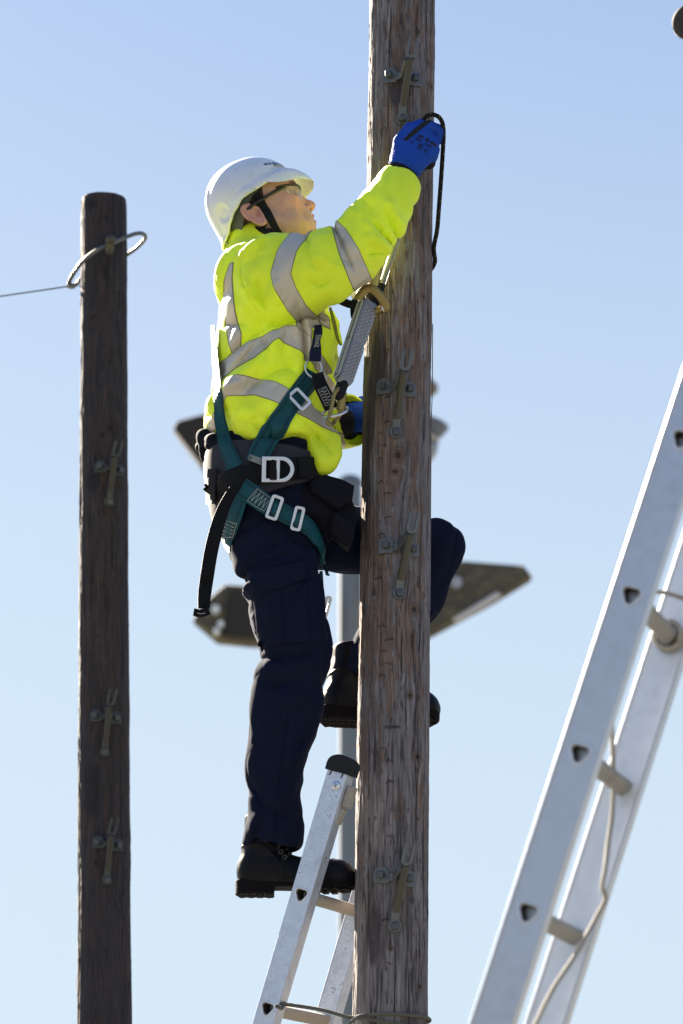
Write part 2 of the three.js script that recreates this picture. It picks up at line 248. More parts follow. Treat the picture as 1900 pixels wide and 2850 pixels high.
// ---------------------------------------------------------------- folding steps bolted to the poles
function poleStep(pole, z, bx, by, s = 1, lean = 0.018, MT = M_) {
  const r_ = pole.axis(P(bx, by, z).y)[2], b0 = P(bx, by, z + r_), [cx, cz, r] = pole.axis(b0.y), ang = Math.asin(clamp((b0.x - cx) / r, -1, 1)), g = sub(pole.t, 'pole_step');
  g.position.set(cx, b0.y, cz); g.rotation.y = ang + 0.06 * Math.sin(by * 7.3);        // local: z outward, surface at z = r
  const surf = x => Math.sqrt(Math.max(0, r * r - x * x));
  const fb = V((lean + 0.003 * Math.sin(by * 3.1)) * s, (0.120 + 0.003 * Math.sin(by * 5)) * s, r + 0.056 * s), dirUp = V(0.2, 1, 0.08).normalize();
  part(g, 'tube', [rod(V(0.002, 0.030 * s, r + 0.012 * s), fb, 0.0088 * s, 0.0084 * s, 18), new THREE.SphereGeometry(0.0084 * s, 14, 10).translate(fb.x, fb.y, fb.z)], MT.olive);
  // flattened foot with round washer plate and a square bolt
  const foot = new THREE.CylinderGeometry(0.0150 * s, 0.0155 * s, 0.005 * s, 30); foot.rotateX(Math.PI / 2); foot.translate(0, 0, r + 0.005);
  part(g, 'foot_plate', [foot, beam(V(0, 0, r + 0.006), V(0.002, 0.036 * s, r + 0.014 * s), V(1, 0, 0), 0.019 * s, 0.007 * s, 0.003)], MT.galv);
  const sq = () => new RoundedBoxGeometry(0.0165 * s, 0.0165 * s, 0.012 * s, 3, 0.004 * s);
  part(g, 'bolt', sq().rotateZ(0.12).translate(0.001, -0.002, r + 0.015 * s), MT.bolt);
  // bent strap: two lugs and two arms rising to the fork
  const lug = (x, y) => {
    const zz = surf(x) + 0.003, nx = x / r, nz = surf(x) / r, o = [];
    const sh = new THREE.Shape(); const w = 0.0165 * s; sh.moveTo(-w, -w); sh.lineTo(w, -w); sh.lineTo(w, 0.002); sh.absarc(0, 0.002, w, 0, Math.PI); sh.closePath();
    const e = new THREE.ExtrudeGeometry(sh, { depth: 0.005 * s, bevelEnabled: true, bevelSize: 0.001, bevelThickness: 0.001, bevelSegments: 2, curveSegments: 16 });
    o.push(placed(e, V(x, y, zz - 0.002), V(nz, 0, -nx), V(0, 1, 0)));
    part(g, 'bolt', placed(sq().translate(0, 0, 0.012 * s), V(x, y, zz), V(nz, 0, -nx), V(0, 1, 0)), MT.bolt);
    return o;
  };
  const strap = [...lug(-0.027 * s, 0.110 * s), ...lug(0.029 * s, 0.103 * s)];
  const aw = V(0, 1, 0);
  for (const q of [-1, 1]) {
    const L = V(q * 0.015 * s, 0.103 * s, surf(0.015) + 0.006), K = V(q * 0.008 * s + 0.006, 0.106 * s, r + 0.016 * s), F = V(fb.x + q * 0.009 * s, fb.y + 0.004, fb.z);
    strap.push(beam(L, K, aw, 0.016 * s, 0.005 * s, 0.001), beam(K, F, V(1, 0, 0.3), 0.005 * s, 0.016 * s, 0.001));
  }
  part(g, 'strap', strap, MT.galv);
  // U fork
  const U = []; const w = 0.0092 * s, hgt = 0.047 * s; const prof = [];
  for (let i = 0; i <= 5; i++) prof.push([-w, hgt - i * hgt * 0.16]);
  for (let i = 0; i <= 12; i++) { const a = Math.PI + i / 12 * Math.PI; prof.push([Math.cos(a) * w, 0.010 * s + Math.sin(a) * w]); }
  for (let i = 5; i >= 0; i--) prof.push([w, hgt - i * hgt * 0.16]);
  const X = V(1, 0, 0), Y = dirUp, Z = X.clone().cross(Y);
  for (let i = 0; i < prof.length - 1; i++) {
    const a = fb.clone().addScaledVector(X, prof[i][0]).addScaledVector(Y, prof[i][1] + 0.008), b = fb.clone().addScaledVector(X, prof[i + 1][0]).addScaledVector(Y, prof[i + 1][1] + 0.008);
    const d = b.clone().sub(a).normalize().multiplyScalar(0.0006); U.push(beam(a.sub(d), b.add(d), Z, 0.017 * s, 0.0072 * s, 0.0012));
  }
  part(g, 'fork', U, MT.galv);
}
for (const [x, y] of [[1124, 332], [1107, 1204], [1105, 1652], [1096, 2577]]) poleStep(mainPole, 0, x, y);
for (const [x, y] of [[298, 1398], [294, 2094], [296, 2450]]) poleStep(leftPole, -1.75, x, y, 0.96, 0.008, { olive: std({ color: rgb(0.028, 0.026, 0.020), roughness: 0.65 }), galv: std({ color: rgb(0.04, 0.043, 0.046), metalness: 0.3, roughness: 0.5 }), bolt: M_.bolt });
{ // thin earth wire down the right flank of the main pole
  const pts = []; for (const py of [905, 1000, 1090, 1180, 1300, 1420, 1560, 1700]) { const z = 0.0, p = P(1197, py, z), [cx, cz, r] = mainPole.axis(p.y); pts.push(V(cx + r * 0.99 + (py < 1100 ? 0.002 : 0), p.y, cz + 0.004)); }
  part(mainPole.t, 'wire', tube(pts, 0.0012, 60, 6), M_.galv);
}
// wire ring and stay wire on the left pole
{
  const z = -1.75, q = (x, y, dz) => P(x, y, z + dz);
  const ring = tube([q(302, 682, 0.10), q(272, 695, 0.112), q(240, 718, 0.10), q(212, 750, 0.06), q(193, 783, 0.02), q(192, 797, -0.02), q(205, 797, -0.06), q(232, 772, -0.10), q(300, 735, -0.13), q(357, 706, -0.11), q(387, 683, -0.06), q(404, 661, 0.0), q(398, 651, 0.03), q(380, 650, 0.06), q(345, 662, 0.085)], 0.0062, 160, 10, true);
  part(leftPole.t, 'guy_ring', ring, M_.galv);
  part(leftPole.t, 'eye_bolt', [rod(q(305, 690, 0.08), q(305, 690, 0.125), 0.014, 0.014, 16), rod(q(304, 668, 0.112), q(304, 706, 0.112), 0.011, 0.012, 14), new THREE.SphereGeometry(0.0155, 16, 12).translate(q(308, 668, 0.118).x, q(308, 668, 0.118).y, q(308, 668, 0.118).z)], M_.olive);
  const t = thing('stay_wire', 'thin blue-grey twisted wire running off the left edge from the ring', 'wire');
  const a = q(190, 797, 0), b = P(-40, 830, -1.9), c = P(-900, 940, -2.6);
  part(t, 'wire', tube([a, b, c], 0.0026, 40, 8), std({ color: rgb(0.12, 0.15, 0.19), metalness: 0.5, roughness: 0.5 }));
  const k = []; for (let i = 0; i < 30; i++) { const s = i / 29; k.push(P(lerp(216, 188, s), lerp(800, 798, s), z).add(V(0, 0.004 * Math.cos(i * 1.4), 0.02 + 0.004 * Math.sin(i * 1.4)))); }
  part(t, 'twisted_end', tube([q(224, 800, 0.05), ...k, q(210, 790, 0.0), q(222, 772, -0.02)], 0.0018, 160, 6), M_.galv);
}
// ---------------------------------------------------------------- ladders
function stileGeo(a, b, web, flange, W, F, th, holes) {
  // U-channel from a (centre of the outer web's visible face) to b. web: unit vector across the web, flange: unit vector pointing away from the viewer
  const y = b.clone().sub(a), L = y.length(); y.normalize();
  const sh = new THREE.Shape(); sh.moveTo(-W / 2, 0); sh.lineTo(W / 2, 0); sh.lineTo(W / 2, L); sh.lineTo(-W / 2, L); sh.closePath();
  const hs = 0.0132;
  for (const h of holes) { const p = new THREE.Path(); const n = 26; for (let i = 0; i <= n; i++) { const t = i / n * 2 * Math.PI, r = hs * (1 + 0.16 * Math.cos(3 * (t + Math.PI / 2))); p[i ? 'lineTo' : 'moveTo'](Math.cos(t) * r, h + Math.sin(t) * r); } sh.holes.push(p); }
  const webG = new THREE.ExtrudeGeometry(sh, { depth: th, bevelEnabled: false, curveSegments: 8 });
  const m = new THREE.Matrix4().makeBasis(web, y, web.clone().cross(y).multiplyScalar(1)).setPosition(a);
  const zdir = web.clone().cross(y); const flip = zdir.dot(flange) < 0; if (flip) webG.translate(0, 0, -th);
  webG.applyMatrix4(m); const uv = webG.attributes.uv, o = [webG];
  for (const s of [-1, 1]) {
    const c = web.clone().multiplyScalar(s * (W / 2 - th / 2 + 0.0004)).addScaledVector(flange, F / 2 + 0.0003);
    o.push(beam(a.clone().add(c), b.clone().add(c), web, th, F, 0.0012));
  }
  const ci = flange.clone().multiplyScalar(F - th / 2); o.push(beam(a.clone().add(ci), b.clone().add(ci), web, W - 2 * th, th, 0.0006));
  for (const h of holes) { /* rims are parts */ }
  return o;
}
function metalUV(g) { // box-project uv in metres
  const p = g.attributes.position, n = g.attributes.normal, uv = new Float32Array(p.count * 2);
  for (let i = 0; i < p.count; i++) { const ax = Math.abs(n.getX(i)), az = Math.abs(n.getZ(i)); if (az >= ax) { uv[2 * i] = p.getX(i); } else uv[2 * i] = p.getZ(i) + 0.1; uv[2 * i + 1] = p.getY(i); }
  g.setAttribute('uv', new THREE.BufferAttribute(uv, 2)); return g;
}
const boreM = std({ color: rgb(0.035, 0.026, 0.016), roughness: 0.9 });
function ladder(o) {
  const t = thing(o.name, o.label, 'ladder'), up = o.b.clone().sub(o.a).normalize(), r = o.rung.clone().normalize();   // a: low end of near stile, b: top
  const web = up.clone().cross(r).normalize(); if (web.x < 0) web.negate();
  const W = o.W, F = o.F, th = 0.0024, L = o.b.distanceTo(o.a);
  for (const s of [0, 1]) {
    const off = o.rung.clone().multiplyScalar(s), fl = r.clone().multiplyScalar(s ? -1 : 1);
    const a = o.a.clone().add(off), b = o.b.clone().add(off);
    const st = part(t, 'stile', metalUV(merge([...stileGeo(a, b, web, fl, W, F, th, o.holes), rod(a.clone().addScaledVector(web, -W / 2).addScaledVector(fl, s ? F - 0.002 : 0.002), b.clone().addScaledVector(web, -W / 2).addScaledVector(fl, s ? F - 0.002 : 0.002), o.bead || 0.0022, o.bead || 0.0022, 14)])), o.mat);
    for (const h of o.holes) {
      const c = a.clone().addScaledVector(up, h), pts = [];
      for (let i = 0; i < 24; i++) { const q = i / 24 * 2 * Math.PI, rr = 0.0146 * (1 + 0.16 * Math.cos(3 * (q + Math.PI / 2))); pts.push(c.clone().addScaledVector(web, Math.cos(q) * rr).addScaledVector(up, Math.sin(q) * rr).addScaledVector(fl, -0.0004)); }
      part(st, 'rung_rim', tube(pts, 0.0019, 48, 8, true), o.rimMat || M_.aluClean);
    }
    if (o.cap) {
      const c = b.clone().addScaledVector(fl, F / 2);
      const sh = new THREE.Shape(); const w = W / 2 + 0.004; sh.moveTo(-w, -0.006); sh.lineTo(w, -0.006); sh.lineTo(w, 0.010); sh.bezierCurveTo(w, 0.022, w * 0.5, 0.026, 0, 0.026); sh.bezierCurveTo(-w * 0.6, 0.026, -w, 0.018, -w, 0.006); sh.closePath();
      const e = new THREE.ExtrudeGeometry(sh, { depth: F + 0.006, bevelEnabled: true, bevelSize: 0.003, bevelThickness: 0.003, bevelSegments: 3 }); e.translate(0, 0, -(F + 0.006) / 2);
      const cap = [placed(e, c, web, up)];
      for (let i = -5; i <= 5; i++) { const x = i / 5.5 * W * 0.5, y = 0.0285 - 0.010 * Math.pow(Math.abs(i / 5.5), 2.4); cap.push(beam(c.clone().addScaledVector(web, x).addScaledVector(up, y).addScaledVector(r, -F / 2 - 0.004), c.clone().addScaledVector(web, x).addScaledVector(up, y).addScaledVector(r, F / 2 + 0.004), up, 0.003, 0.0028, 0.001)); }
      for (const q of [-0.3, 0.32]) cap.push(tube([0, 1, 2, 3].map(i => b.clone().addScaledVector(fl, -0.0012).addScaledVector(web, q * W - 0.003 * (i / 3) * (i / 3)).addScaledVector(up, -0.004 - 0.005 * i)), 0.0013, 12, 6));
      part(t, 'end_cap', cap, M_.rubber);
      if (!s) {
        const sc = b.clone().addScaledVector(up, -0.038).addScaledVector(web, 0.006).addScaledVector(fl, -0.001);
        const hd = new THREE.SphereGeometry(0.0105, 20, 8, 0, 2 * Math.PI, 0, Math.PI / 2); hd.scale(1, 0.35, 1); hd.rotateX(Math.PI / 2); if (fl.clone().dot(web.clone().cross(up)) > 0) hd.rotateY(Math.PI);
        const S = part(t, 'screw', placed(hd, sc, web, up), M_.steel);
        for (const q of [0.5, -1.07]) part(S, 'screw_slot', beam(sc.clone().addScaledVector(web, -0.006 * Math.cos(q)).addScaledVector(up, -0.006 * Math.sin(q)).addScaledVector(fl, -0.0032), sc.clone().addScaledVector(web, 0.006 * Math.cos(q)).addScaledVector(up, 0.006 * Math.sin(q)).addScaledVector(fl, -0.0032), web.clone().cross(up), 0.0012, 0.0016, 0.0003), M_.bolt);
      }
    }
  }
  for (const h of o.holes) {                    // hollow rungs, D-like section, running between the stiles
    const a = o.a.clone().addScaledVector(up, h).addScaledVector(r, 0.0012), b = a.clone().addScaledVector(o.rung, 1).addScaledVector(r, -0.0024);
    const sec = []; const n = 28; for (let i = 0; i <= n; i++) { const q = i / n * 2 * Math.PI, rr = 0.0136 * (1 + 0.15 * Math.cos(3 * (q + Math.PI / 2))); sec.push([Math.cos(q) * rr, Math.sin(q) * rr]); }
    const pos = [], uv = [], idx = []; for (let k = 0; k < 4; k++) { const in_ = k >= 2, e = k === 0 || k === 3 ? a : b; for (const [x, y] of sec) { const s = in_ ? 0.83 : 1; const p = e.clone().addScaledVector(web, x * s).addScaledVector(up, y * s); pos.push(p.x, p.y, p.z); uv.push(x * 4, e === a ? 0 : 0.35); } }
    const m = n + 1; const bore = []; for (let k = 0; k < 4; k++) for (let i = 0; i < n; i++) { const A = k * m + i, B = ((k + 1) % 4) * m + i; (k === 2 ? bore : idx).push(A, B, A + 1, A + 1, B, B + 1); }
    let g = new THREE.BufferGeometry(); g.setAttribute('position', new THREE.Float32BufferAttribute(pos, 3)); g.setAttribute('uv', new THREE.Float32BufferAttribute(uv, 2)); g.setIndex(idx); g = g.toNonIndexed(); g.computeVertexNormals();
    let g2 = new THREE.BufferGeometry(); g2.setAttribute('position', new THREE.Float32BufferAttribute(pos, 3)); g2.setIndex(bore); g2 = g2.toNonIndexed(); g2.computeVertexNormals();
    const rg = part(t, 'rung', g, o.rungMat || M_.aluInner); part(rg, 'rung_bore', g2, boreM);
  }
  return { t, up, web, r };
}
const rungM = V(0.136, 0, -0.31);
function holesFrom(a, b, ys, xs, z0) { const up = b.clone().sub(a), L = up.length(); return ys; }
{
  // near stile centre line: photo points on the web face
  const zT = 0.165, top = P(942, 2138, zT); const up = V(0.30, 1, 0.30 * 0.136 / 0.31).normalize();
  // slope fitted to the photo's near stile
  const LL = top.y / up.y, low = top.clone().addScaledVector(up, -LL), hAt = (py) => { let lo = LL - 1.2, hi = LL; for (let i = 0; i < 40; i++) { const m = (lo + hi) / 2, p = low.clone().addScaledVector(up, m), v = p.clone().sub(CAM), yy = 1425 - FPX * v.dot(UPV) / v.dot(FWD); if (yy > py) lo = m; else hi = m; } return lo; };
  const h1 = hAt(2489), h2_ = hAt(2806);
  const ld = ladder({ name: 'aluminium_ladder', label: 'aluminium ladder with black end cap leaning on the main pole, worker standing on it', a: low, b: top, rung: rungM, W: 0.046, F: 0.038, holes: Array.from({ length: 16 }, (_, i) => h1 - i * (h1 - h2_)).filter(h => h > 0.1), cap: true, mat: M_.alu });
  // bracket that bears on the pole
  const bk = top.clone().addScaledVector(up, -0.055).addScaledVector(ld.web, 0.031).addScaledVector(ld.r, 0.03);
  part(ld.t, 'pole_bracket', [beam(bk.clone().addScaledVector(up, 0.026), bk.clone().addScaledVector(up, -0.022), ld.web, 0.014, 0.03, 0.003), beam(bk.clone().addScaledVector(up, -0.024).addScaledVector(ld.web, -0.006), bk.clone().addScaledVector(up, -0.062).addScaledVector(ld.web, -0.012), ld.web, 0.014, 0.026, 0.005)], M_.aluInner);
}
let rightLad;
{
  const zN = 2.1, a = P(1367, 2850, zN), b0 = P(1845, 1370, zN), rung = V(0.10, 0, -0.325);
  let up = b0.clone().sub(a); up.z = up.x * 0.10 / 0.325 * 1.0; up.normalize();
  const LA = a.y / up.y, low = a.clone().addScaledVector(up, -LA), top = a.clone().addScaledVector(up, 1.7);
  const hAt = (py) => { let lo = LA - 0.3, hi = LA + 1.7; for (let i = 0; i < 40; i++) { const m = (lo + hi) / 2, p = low.clone().addScaledVector(up, m), v = p.clone().sub(CAM), yy = 1425 - FPX * v.dot(UPV) / v.dot(FWD); if (yy > py) lo = m; else hi = m; } return lo; };
  const h = [2538, 2095, 1655, 1220].map(hAt), dH = h[1] - h[0]; h.push(h[3] + dH); for (let i = 1; i < 16; i++) h.push(h[0] - i * dH);
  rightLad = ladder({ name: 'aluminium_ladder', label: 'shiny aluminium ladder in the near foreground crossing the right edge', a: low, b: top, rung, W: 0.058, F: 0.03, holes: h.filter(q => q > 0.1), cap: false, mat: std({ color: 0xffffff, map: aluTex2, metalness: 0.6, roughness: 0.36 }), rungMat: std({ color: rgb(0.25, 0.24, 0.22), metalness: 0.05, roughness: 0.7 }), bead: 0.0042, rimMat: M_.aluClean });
  rightLad.low = low; rightLad.h = h; rightLad.rung = rung;
}
// rope textures: twisted / braided, uv in metres
function braidTex(a, b, fu, fv, fleck) {
  return dataTex(128, 128, (i, j, o) => { const x = i / 128, y = j / 128; const w = Math.sin((x * fu + y * fv) * 6.2832) * Math.sin((x * fu - y * fv) * 6.2832); let k = 0.6 + 0.5 * w; let c = a; if (fleck && ((x * 2 + y * 1) % 1 < 0.09) && (y * 4 % 1 < 0.4)) { c = b; k = 1; } for (let q = 0; q < 3; q++) o[q] = c[q] * k; });
}
const ropeGrey = std({ map: braidTex([0.20, 0.185, 0.14], 0, 4, 3, false), bumpMap: braidTex([0.9, 0.9, 0.9], 0, 4, 3, false), bumpScale: 0.0012, roughness: 0.9 });
ropeGrey.map.repeat.set(70, 70); ropeGrey.bumpMap.repeat.set(70, 70);
{ // lashing rope from the ladder around the pole
  const t = thing('lashing_rope', 'grey-green braided rope tying the ladder to the main pole', 'rope');
  const pole = (deg, py) => { const z = 0, p = P(1086, py, z), [cx, cz, r] = mainPole.axis(p.y); const a = deg * RAD; return V(cx + Math.sin(a) * (r + 0.0045), p.y, cz + Math.cos(a) * (r + 0.0045)); };
  part(t, 'strand', tube([P(785, 2795, 0.10), P(830, 2800, 0.09), P(900, 2812, 0.085), P(975, 2832, 0.08), pole(-52, 2838), pole(-20, 2850), pole(20, 2862), pole(60, 2868), pole(120, 2860), pole(180, 2850), pole(240, 2845)], 0.0040, 220, 10), ropeGrey);
  part(t, 'strand', tube([P(962, 2862, 0.10), P(990, 2834, 0.105), pole(-40, 2834), pole(-10, 2832), pole(30, 2834), pole(60, 2836), pole(85, 2840), pole(120, 2842), pole(180, 2850)], 0.0042, 200, 10), ropeGrey);
  part(t, 'strand', tube([P(790, 2792, 0.10), P(787, 2803, 0.12), P(780, 2806, 0.16), P(770, 2800, 0.18)], 0.0040, 30, 8), ropeGrey);
}
{ // cord on the right ladder
  const t = thing('hanging_cord', 'thin pale cord tied to the foreground ladder and hanging beside its rungs', 'cord'), z = 1.86;
  const pale = std({ map: braidTex([0.42, 0.39, 0.33], 0, 4, 3, false), roughness: 0.9 }); pale.map.repeat.set(70, 70);
  const q = (x, y, dz = 0) => P(x, y, z + dz);
  part(t, 'strand', tube([q(1702, 2000, .18), q(1704, 2060, .15), q(1706, 2120, .12), q(1707, 2200, .1), q(1703, 2270, .09), q(1692, 2350, .1), q(1684, 2420, .12), q(1676, 2470, .12), q(1685, 2500, .1), q(1664, 2545, .08), q(1628, 2610, .1), q(1590, 2675, .12), q(1540, 2750, .14), q(1490, 2850, .15), q(1450, 2930, .15)], 0.0037, 240, 10), pale);
  part(t, 'strand', tube([q(1818, 1645, .15), q(1860, 1652, .1), q(1930, 1674, .05), q(2000, 1690, .05)], 0.004, 40, 8), pale);
  // coil round the rung next to the far stile
  const up = rightLad.up, web = rightLad.web, r = rightLad.r, c0 = rightLad.low.clone().addScaledVector(up, rightLad.h[2]).addScaledVector(rightLad.rung, 0.86), pts = [];
  for (let i = 0; i <= 44; i++) { const a = i / 22 * 2 * Math.PI; pts.push(c0.clone().addScaledVector(r, -0.006 + 0.014 * i / 44).addScaledVector(web, Math.cos(a) * 0.021).addScaledVector(up, Math.sin(a) * 0.021)); }
  pts.push(q(1900, 1800, 0), q(1990, 1815, 0));
  part(t, 'coil', tube(pts, 0.005, 160, 10), pale);
}
// ---------------------------------------------------------------- far behind: post, crossarms, lamp
{
  const z = -19;
  const mossTex = dataTex(256, 256, (i, j, o) => { const a = n2(i / 30, j / 30), b = n2(i / 9 + 50, j / 9), c = n2(i / 60 + 9, j / 3); const m = sstep(0.45, 0.75, 0.6 * a + 0.4 * b); const k = 0.7 + 0.6 * c; o[0] = lerp(0.090, 0.135, m) * k; o[1] = lerp(0.074, 0.120, m) * k; o[2] = lerp(0.052, 0.062, m) * k; });
  mossTex.repeat.set(1.4, 1.4);
  const moss = std({ map: mossTex, roughness: 0.95 }), darkw = std({ color: rgb(0.035, 0.028, 0.022), roughness: 0.95 });
  const prism = (pts, z0, d, bev = 0.02) => {         // outline in photo pixels, true depth d behind it
    const s = new THREE.Shape(pts.map(([x, y]) => { const p = P(x, y, z0); return new THREE.Vector2(p.x, p.y); }));
    const g = new THREE.ExtrudeGeometry(s, { depth: d, bevelEnabled: true, bevelSize: bev, bevelThickness: bev, bevelSegments: 2 }); g.translate(0, 0, z0 - d); return g;
  };
  // steel post with domed cap
  const tp = thing('steel_post', 'blurred grey steel post with a domed cap behind the main pole', 'post');
  const c = P(974, 1345, z), b = P(974, 2850, z), r = M(0, 1345, z, 31); b.y = 0; b.x = c.x;
  part(tp, 'shaft', rod(b, c, r * 1.05, r, 32), M_.greypost);
  part(tp, 'cap', new THREE.SphereGeometry(r * 1.12, 28, 14, 0, 2 * Math.PI, 0, Math.PI / 2).scale(1, 0.7, 1).translate(c.x, c.y, c.z), M_.greypost);
  // mossy crossarm with bolts
  const A = z + 0.25, trim = std({ color: rgb(0.55, 0.52, 0.47), roughness: 0.7 }), shiny = std({ color: rgb(0.7, 0.7, 0.66), metalness: 0.2, roughness: 0.5 });
  const stud = (t, x, y, rr, m) => { const p = P(x, y, A + 0.08); const g = new THREE.CylinderGeometry(rr, rr, 0.08, 20); g.rotateX(Math.PI / 2); g.translate(p.x, p.y, p.z); return part(t, 'bolt', g, m); };
  const armTo = (t, x0, y0, x1, y1, zz) => part(t, 'arm', rod(P(x0, y0, zz), P(x1, y1, zz), 0.07, 0.07, 16), M_.greypost);
  const ta = thing('floodlight', 'blurred mossy box-shaped floodlight with pale bolts behind the worker\'s near leg', 'floodlight');
  part(ta, 'housing', prism([[549, 1722], [566, 1690], [630, 1636], [700, 1640], [870, 1652], [876, 1776], [700, 1781], [606, 1771]], A, 0.2, 0.03), moss);
  part(ta, 'side_plate', prism([[640, 1646], [720, 1642], [868, 1658], [868, 1768], [720, 1772], [622, 1766]], A + 0.06, 0.05, 0.01), darkw);
  stud(ta, 600, 1697, 0.038, shiny); stud(ta, 614, 1738, 0.03, shiny); stud(ta, 602, 1758, 0.03, shiny); armTo(ta, 850, 1680, 860, 1545, A - 0.3); armTo(ta, 856, 1550, 974, 1552, A - 0.3);
  const tw = thing('floodlight', 'blurred mossy wedge-shaped floodlight with a pale lower edge right of the raised knee', 'floodlight');
  part(tw, 'housing', prism([[1100, 1600], [1190, 1572], [1290, 1571], [1452, 1583], [1467, 1602], [1372, 1660], [1195, 1755], [1100, 1790]], A, 0.2, 0.03), moss);
  part(tw, 'lens_edge', prism([[1262, 1722], [1382, 1650], [1392, 1656], [1350, 1682], [1270, 1727]], A + 0.06, 0.05, 0.008), trim);
  stud(tw, 1270, 1622, 0.05, std({ color: rgb(0.36, 0.36, 0.38), roughness: 0.6 })); armTo(tw, 1120, 1660, 1010, 1552, A - 0.3); armTo(tw, 1012, 1554, 974, 1552, A - 0.3);
  // dark pointed board
  const tb = thing('floodlight', 'dark wedge-shaped floodlight sticking out behind the worker\'s back', 'floodlight');
  part(tb, 'housing', prism([[489, 1192], [497, 1177], [563, 1159], [860, 1130], [872, 1262], [800, 1292], [590, 1310], [562, 1287]], z - 0.6, 0.2), darkw);
  armTo(tb, 850, 1190, 1085, 1190, z - 0.9); const tbp = P(1085, 1180, z - 0.9); part(tb, 'upright', rod(V(tbp.x, 0, tbp.z), tbp, 0.14, 0.12, 20), darkw);
  // lamp head on its stem
  const tl = thing('yard_lamp', 'blurred yard lamp with blue-grey hood right of the main pole', 'lamp');
  const lz = z - 1, lp = (x, y) => P(x, y, lz), sc = M(0, 1200, lz, 1), L0 = lp(1118, 1205);
  const prof = (pts) => new THREE.LatheGeometry(pts.map(([x, y]) => new THREE.Vector2(x * sc, y * sc)), 40).translate(L0.x, L0.y, L0.z);
  part(tl, 'hood', prof([[0, 62], [30, 60], [95, 36], [124, 20], [131, 14], [118, -2], [104, -14], [100, -14], [0, 10]]), std({ color: rgb(0.10, 0.115, 0.16), roughness: 0.5, metalness: 0.2 }));
  part(tl, 'diffuser', prof([[0, -14], [102, -15], [104, -26], [98, -36], [0, -36]]), std({ color: rgb(0.42, 0.38, 0.31), roughness: 0.5 }));
  part(tl, 'bowl', prof([[0, -37], [100, -37], [99, -52], [90, -70], [74, -88], [62, -92], [0, -92]]), std({ color: rgb(0.24, 0.25, 0.27), roughness: 0.5 }));
  part(tl, 'stem', prof([[0, -90], [72, -92], [70, -150], [56, -215], [44, -260], [40, -1900], [0, -1900]]), std({ color: rgb(0.16, 0.13, 0.11), roughness: 0.7 }));
  // brown wooden pole top peeping out above the lamp
  const tq = thing('timber_pole', 'brown rounded timber end peeping out right of the main pole', 'timber');
  const bz = z - 3, bc = P(1140, 1080, bz), br = M(0, 1080, bz, 38);
  const e = new THREE.SphereGeometry(br, 24, 16).scale(2.1, 1, 1).translate(bc.x, bc.y, bc.z); part(tq, 'rounded_end', e, std({ color: rgb(0.20, 0.145, 0.10), roughness: 0.9 }));
  part(tq, 'upright', rod(V(bc.x, 0, bz), bc, 0.11, 0.1, 20), std({ color: rgb(0.20, 0.145, 0.10), roughness: 0.9 }));
  // dark round end at the top right corner
  const tr = thing('timber_crossbar', 'dark round timber end entering the top right corner', 'timber');
  const rz = -1.2, rc = P(1926, 56, rz), rr = M(0, 56, rz, 50), ax = V(0.6, 0.1, -0.79).normalize();
  const cyl = new THREE.LatheGeometry([[0, 0], [0.62, 0.0], [0.9, 0.08], [1, 0.3], [1, 14], [0, 14]].map(([x, y]) => new THREE.Vector2(x * rr, y * rr)), 40);
  cyl.applyQuaternion(new THREE.Quaternion().setFromUnitVectors(V(0, 1, 0), ax)); cyl.translate(rc.x - 0.02, rc.y, rc.z); part(tr, 'arm', cyl, std({ color: rgb(0.03, 0.025, 0.022), roughness: 0.85 }));
  const pe = rc.clone().addScaledVector(ax, rr * 13); part(tr, 'upright', rod(V(pe.x, 0, pe.z), pe.clone().add(V(0, 0.4, 0)), 0.09, 0.08, 24), leftPole.t.children[0].material);
}
// ---------------------------------------------------------------- implicit surfaces -> meshes (surface nets)
const smin = (a, b, k) => { const h = Math.max(k - Math.abs(a - b), 0) / k; return Math.min(a, b) - h * h * k * 0.25; };
const smax = (a, b, k) => -smin(-a, -b, k);
function capsule(a, b, ra, rb) {           // tapered capsule between two Vector3
  const ax = a.x, ay = a.y, az = a.z, bx = b.x - ax, by = b.y - ay, bz = b.z - az, L = 1 / (bx * bx + by * by + bz * bz);
  return (x, y, z) => { const px = x - ax, py = y - ay, pz = z - az; let t = (px * bx + py * by + pz * bz) * L; t = t < 0 ? 0 : t > 1 ? 1 : t; const dx = px - bx * t, dy = py - by * t, dz = pz - bz * t; return Math.sqrt(dx * dx + dy * dy + dz * dz) - (ra + (rb - ra) * t); };
}
function chain(list, k, flat = 1, zc = 0) {     // list of [Vector3, r]; flat squeezes z about zc
  const cs = []; for (let i = 0; i + 1 < list.length; i++) { const A = list[i][0].clone(), B = list[i + 1][0].clone(); A.z = zc + (A.z - zc) * flat; B.z = zc + (B.z - zc) * flat; cs.push(capsule(A, B, list[i][1], list[i + 1][1])); }
  return (x, y, z) => { const zz = zc + (z - zc) * flat; let d = cs[0](x, y, zz); for (let i = 1; i < cs.length; i++) d = smin(d, cs[i](x, y, zz), k); return flat > 1 ? d / (1 + (flat - 1) * 0.4) : d; };
}
const ell = (cx, cy, cz, a, b, c) => (x, y, z) => { const X = (x - cx) / a, Y = (y - cy) / b, Z = (z - cz) / c, k = Math.sqrt(X * X + Y * Y + Z * Z), m = Math.sqrt(X * X / (a * a) + Y * Y / (b * b) + Z * Z / (c * c)); return m < 1e-9 ? -Math.min(a, b, c) : k * (k - 1) / m; };
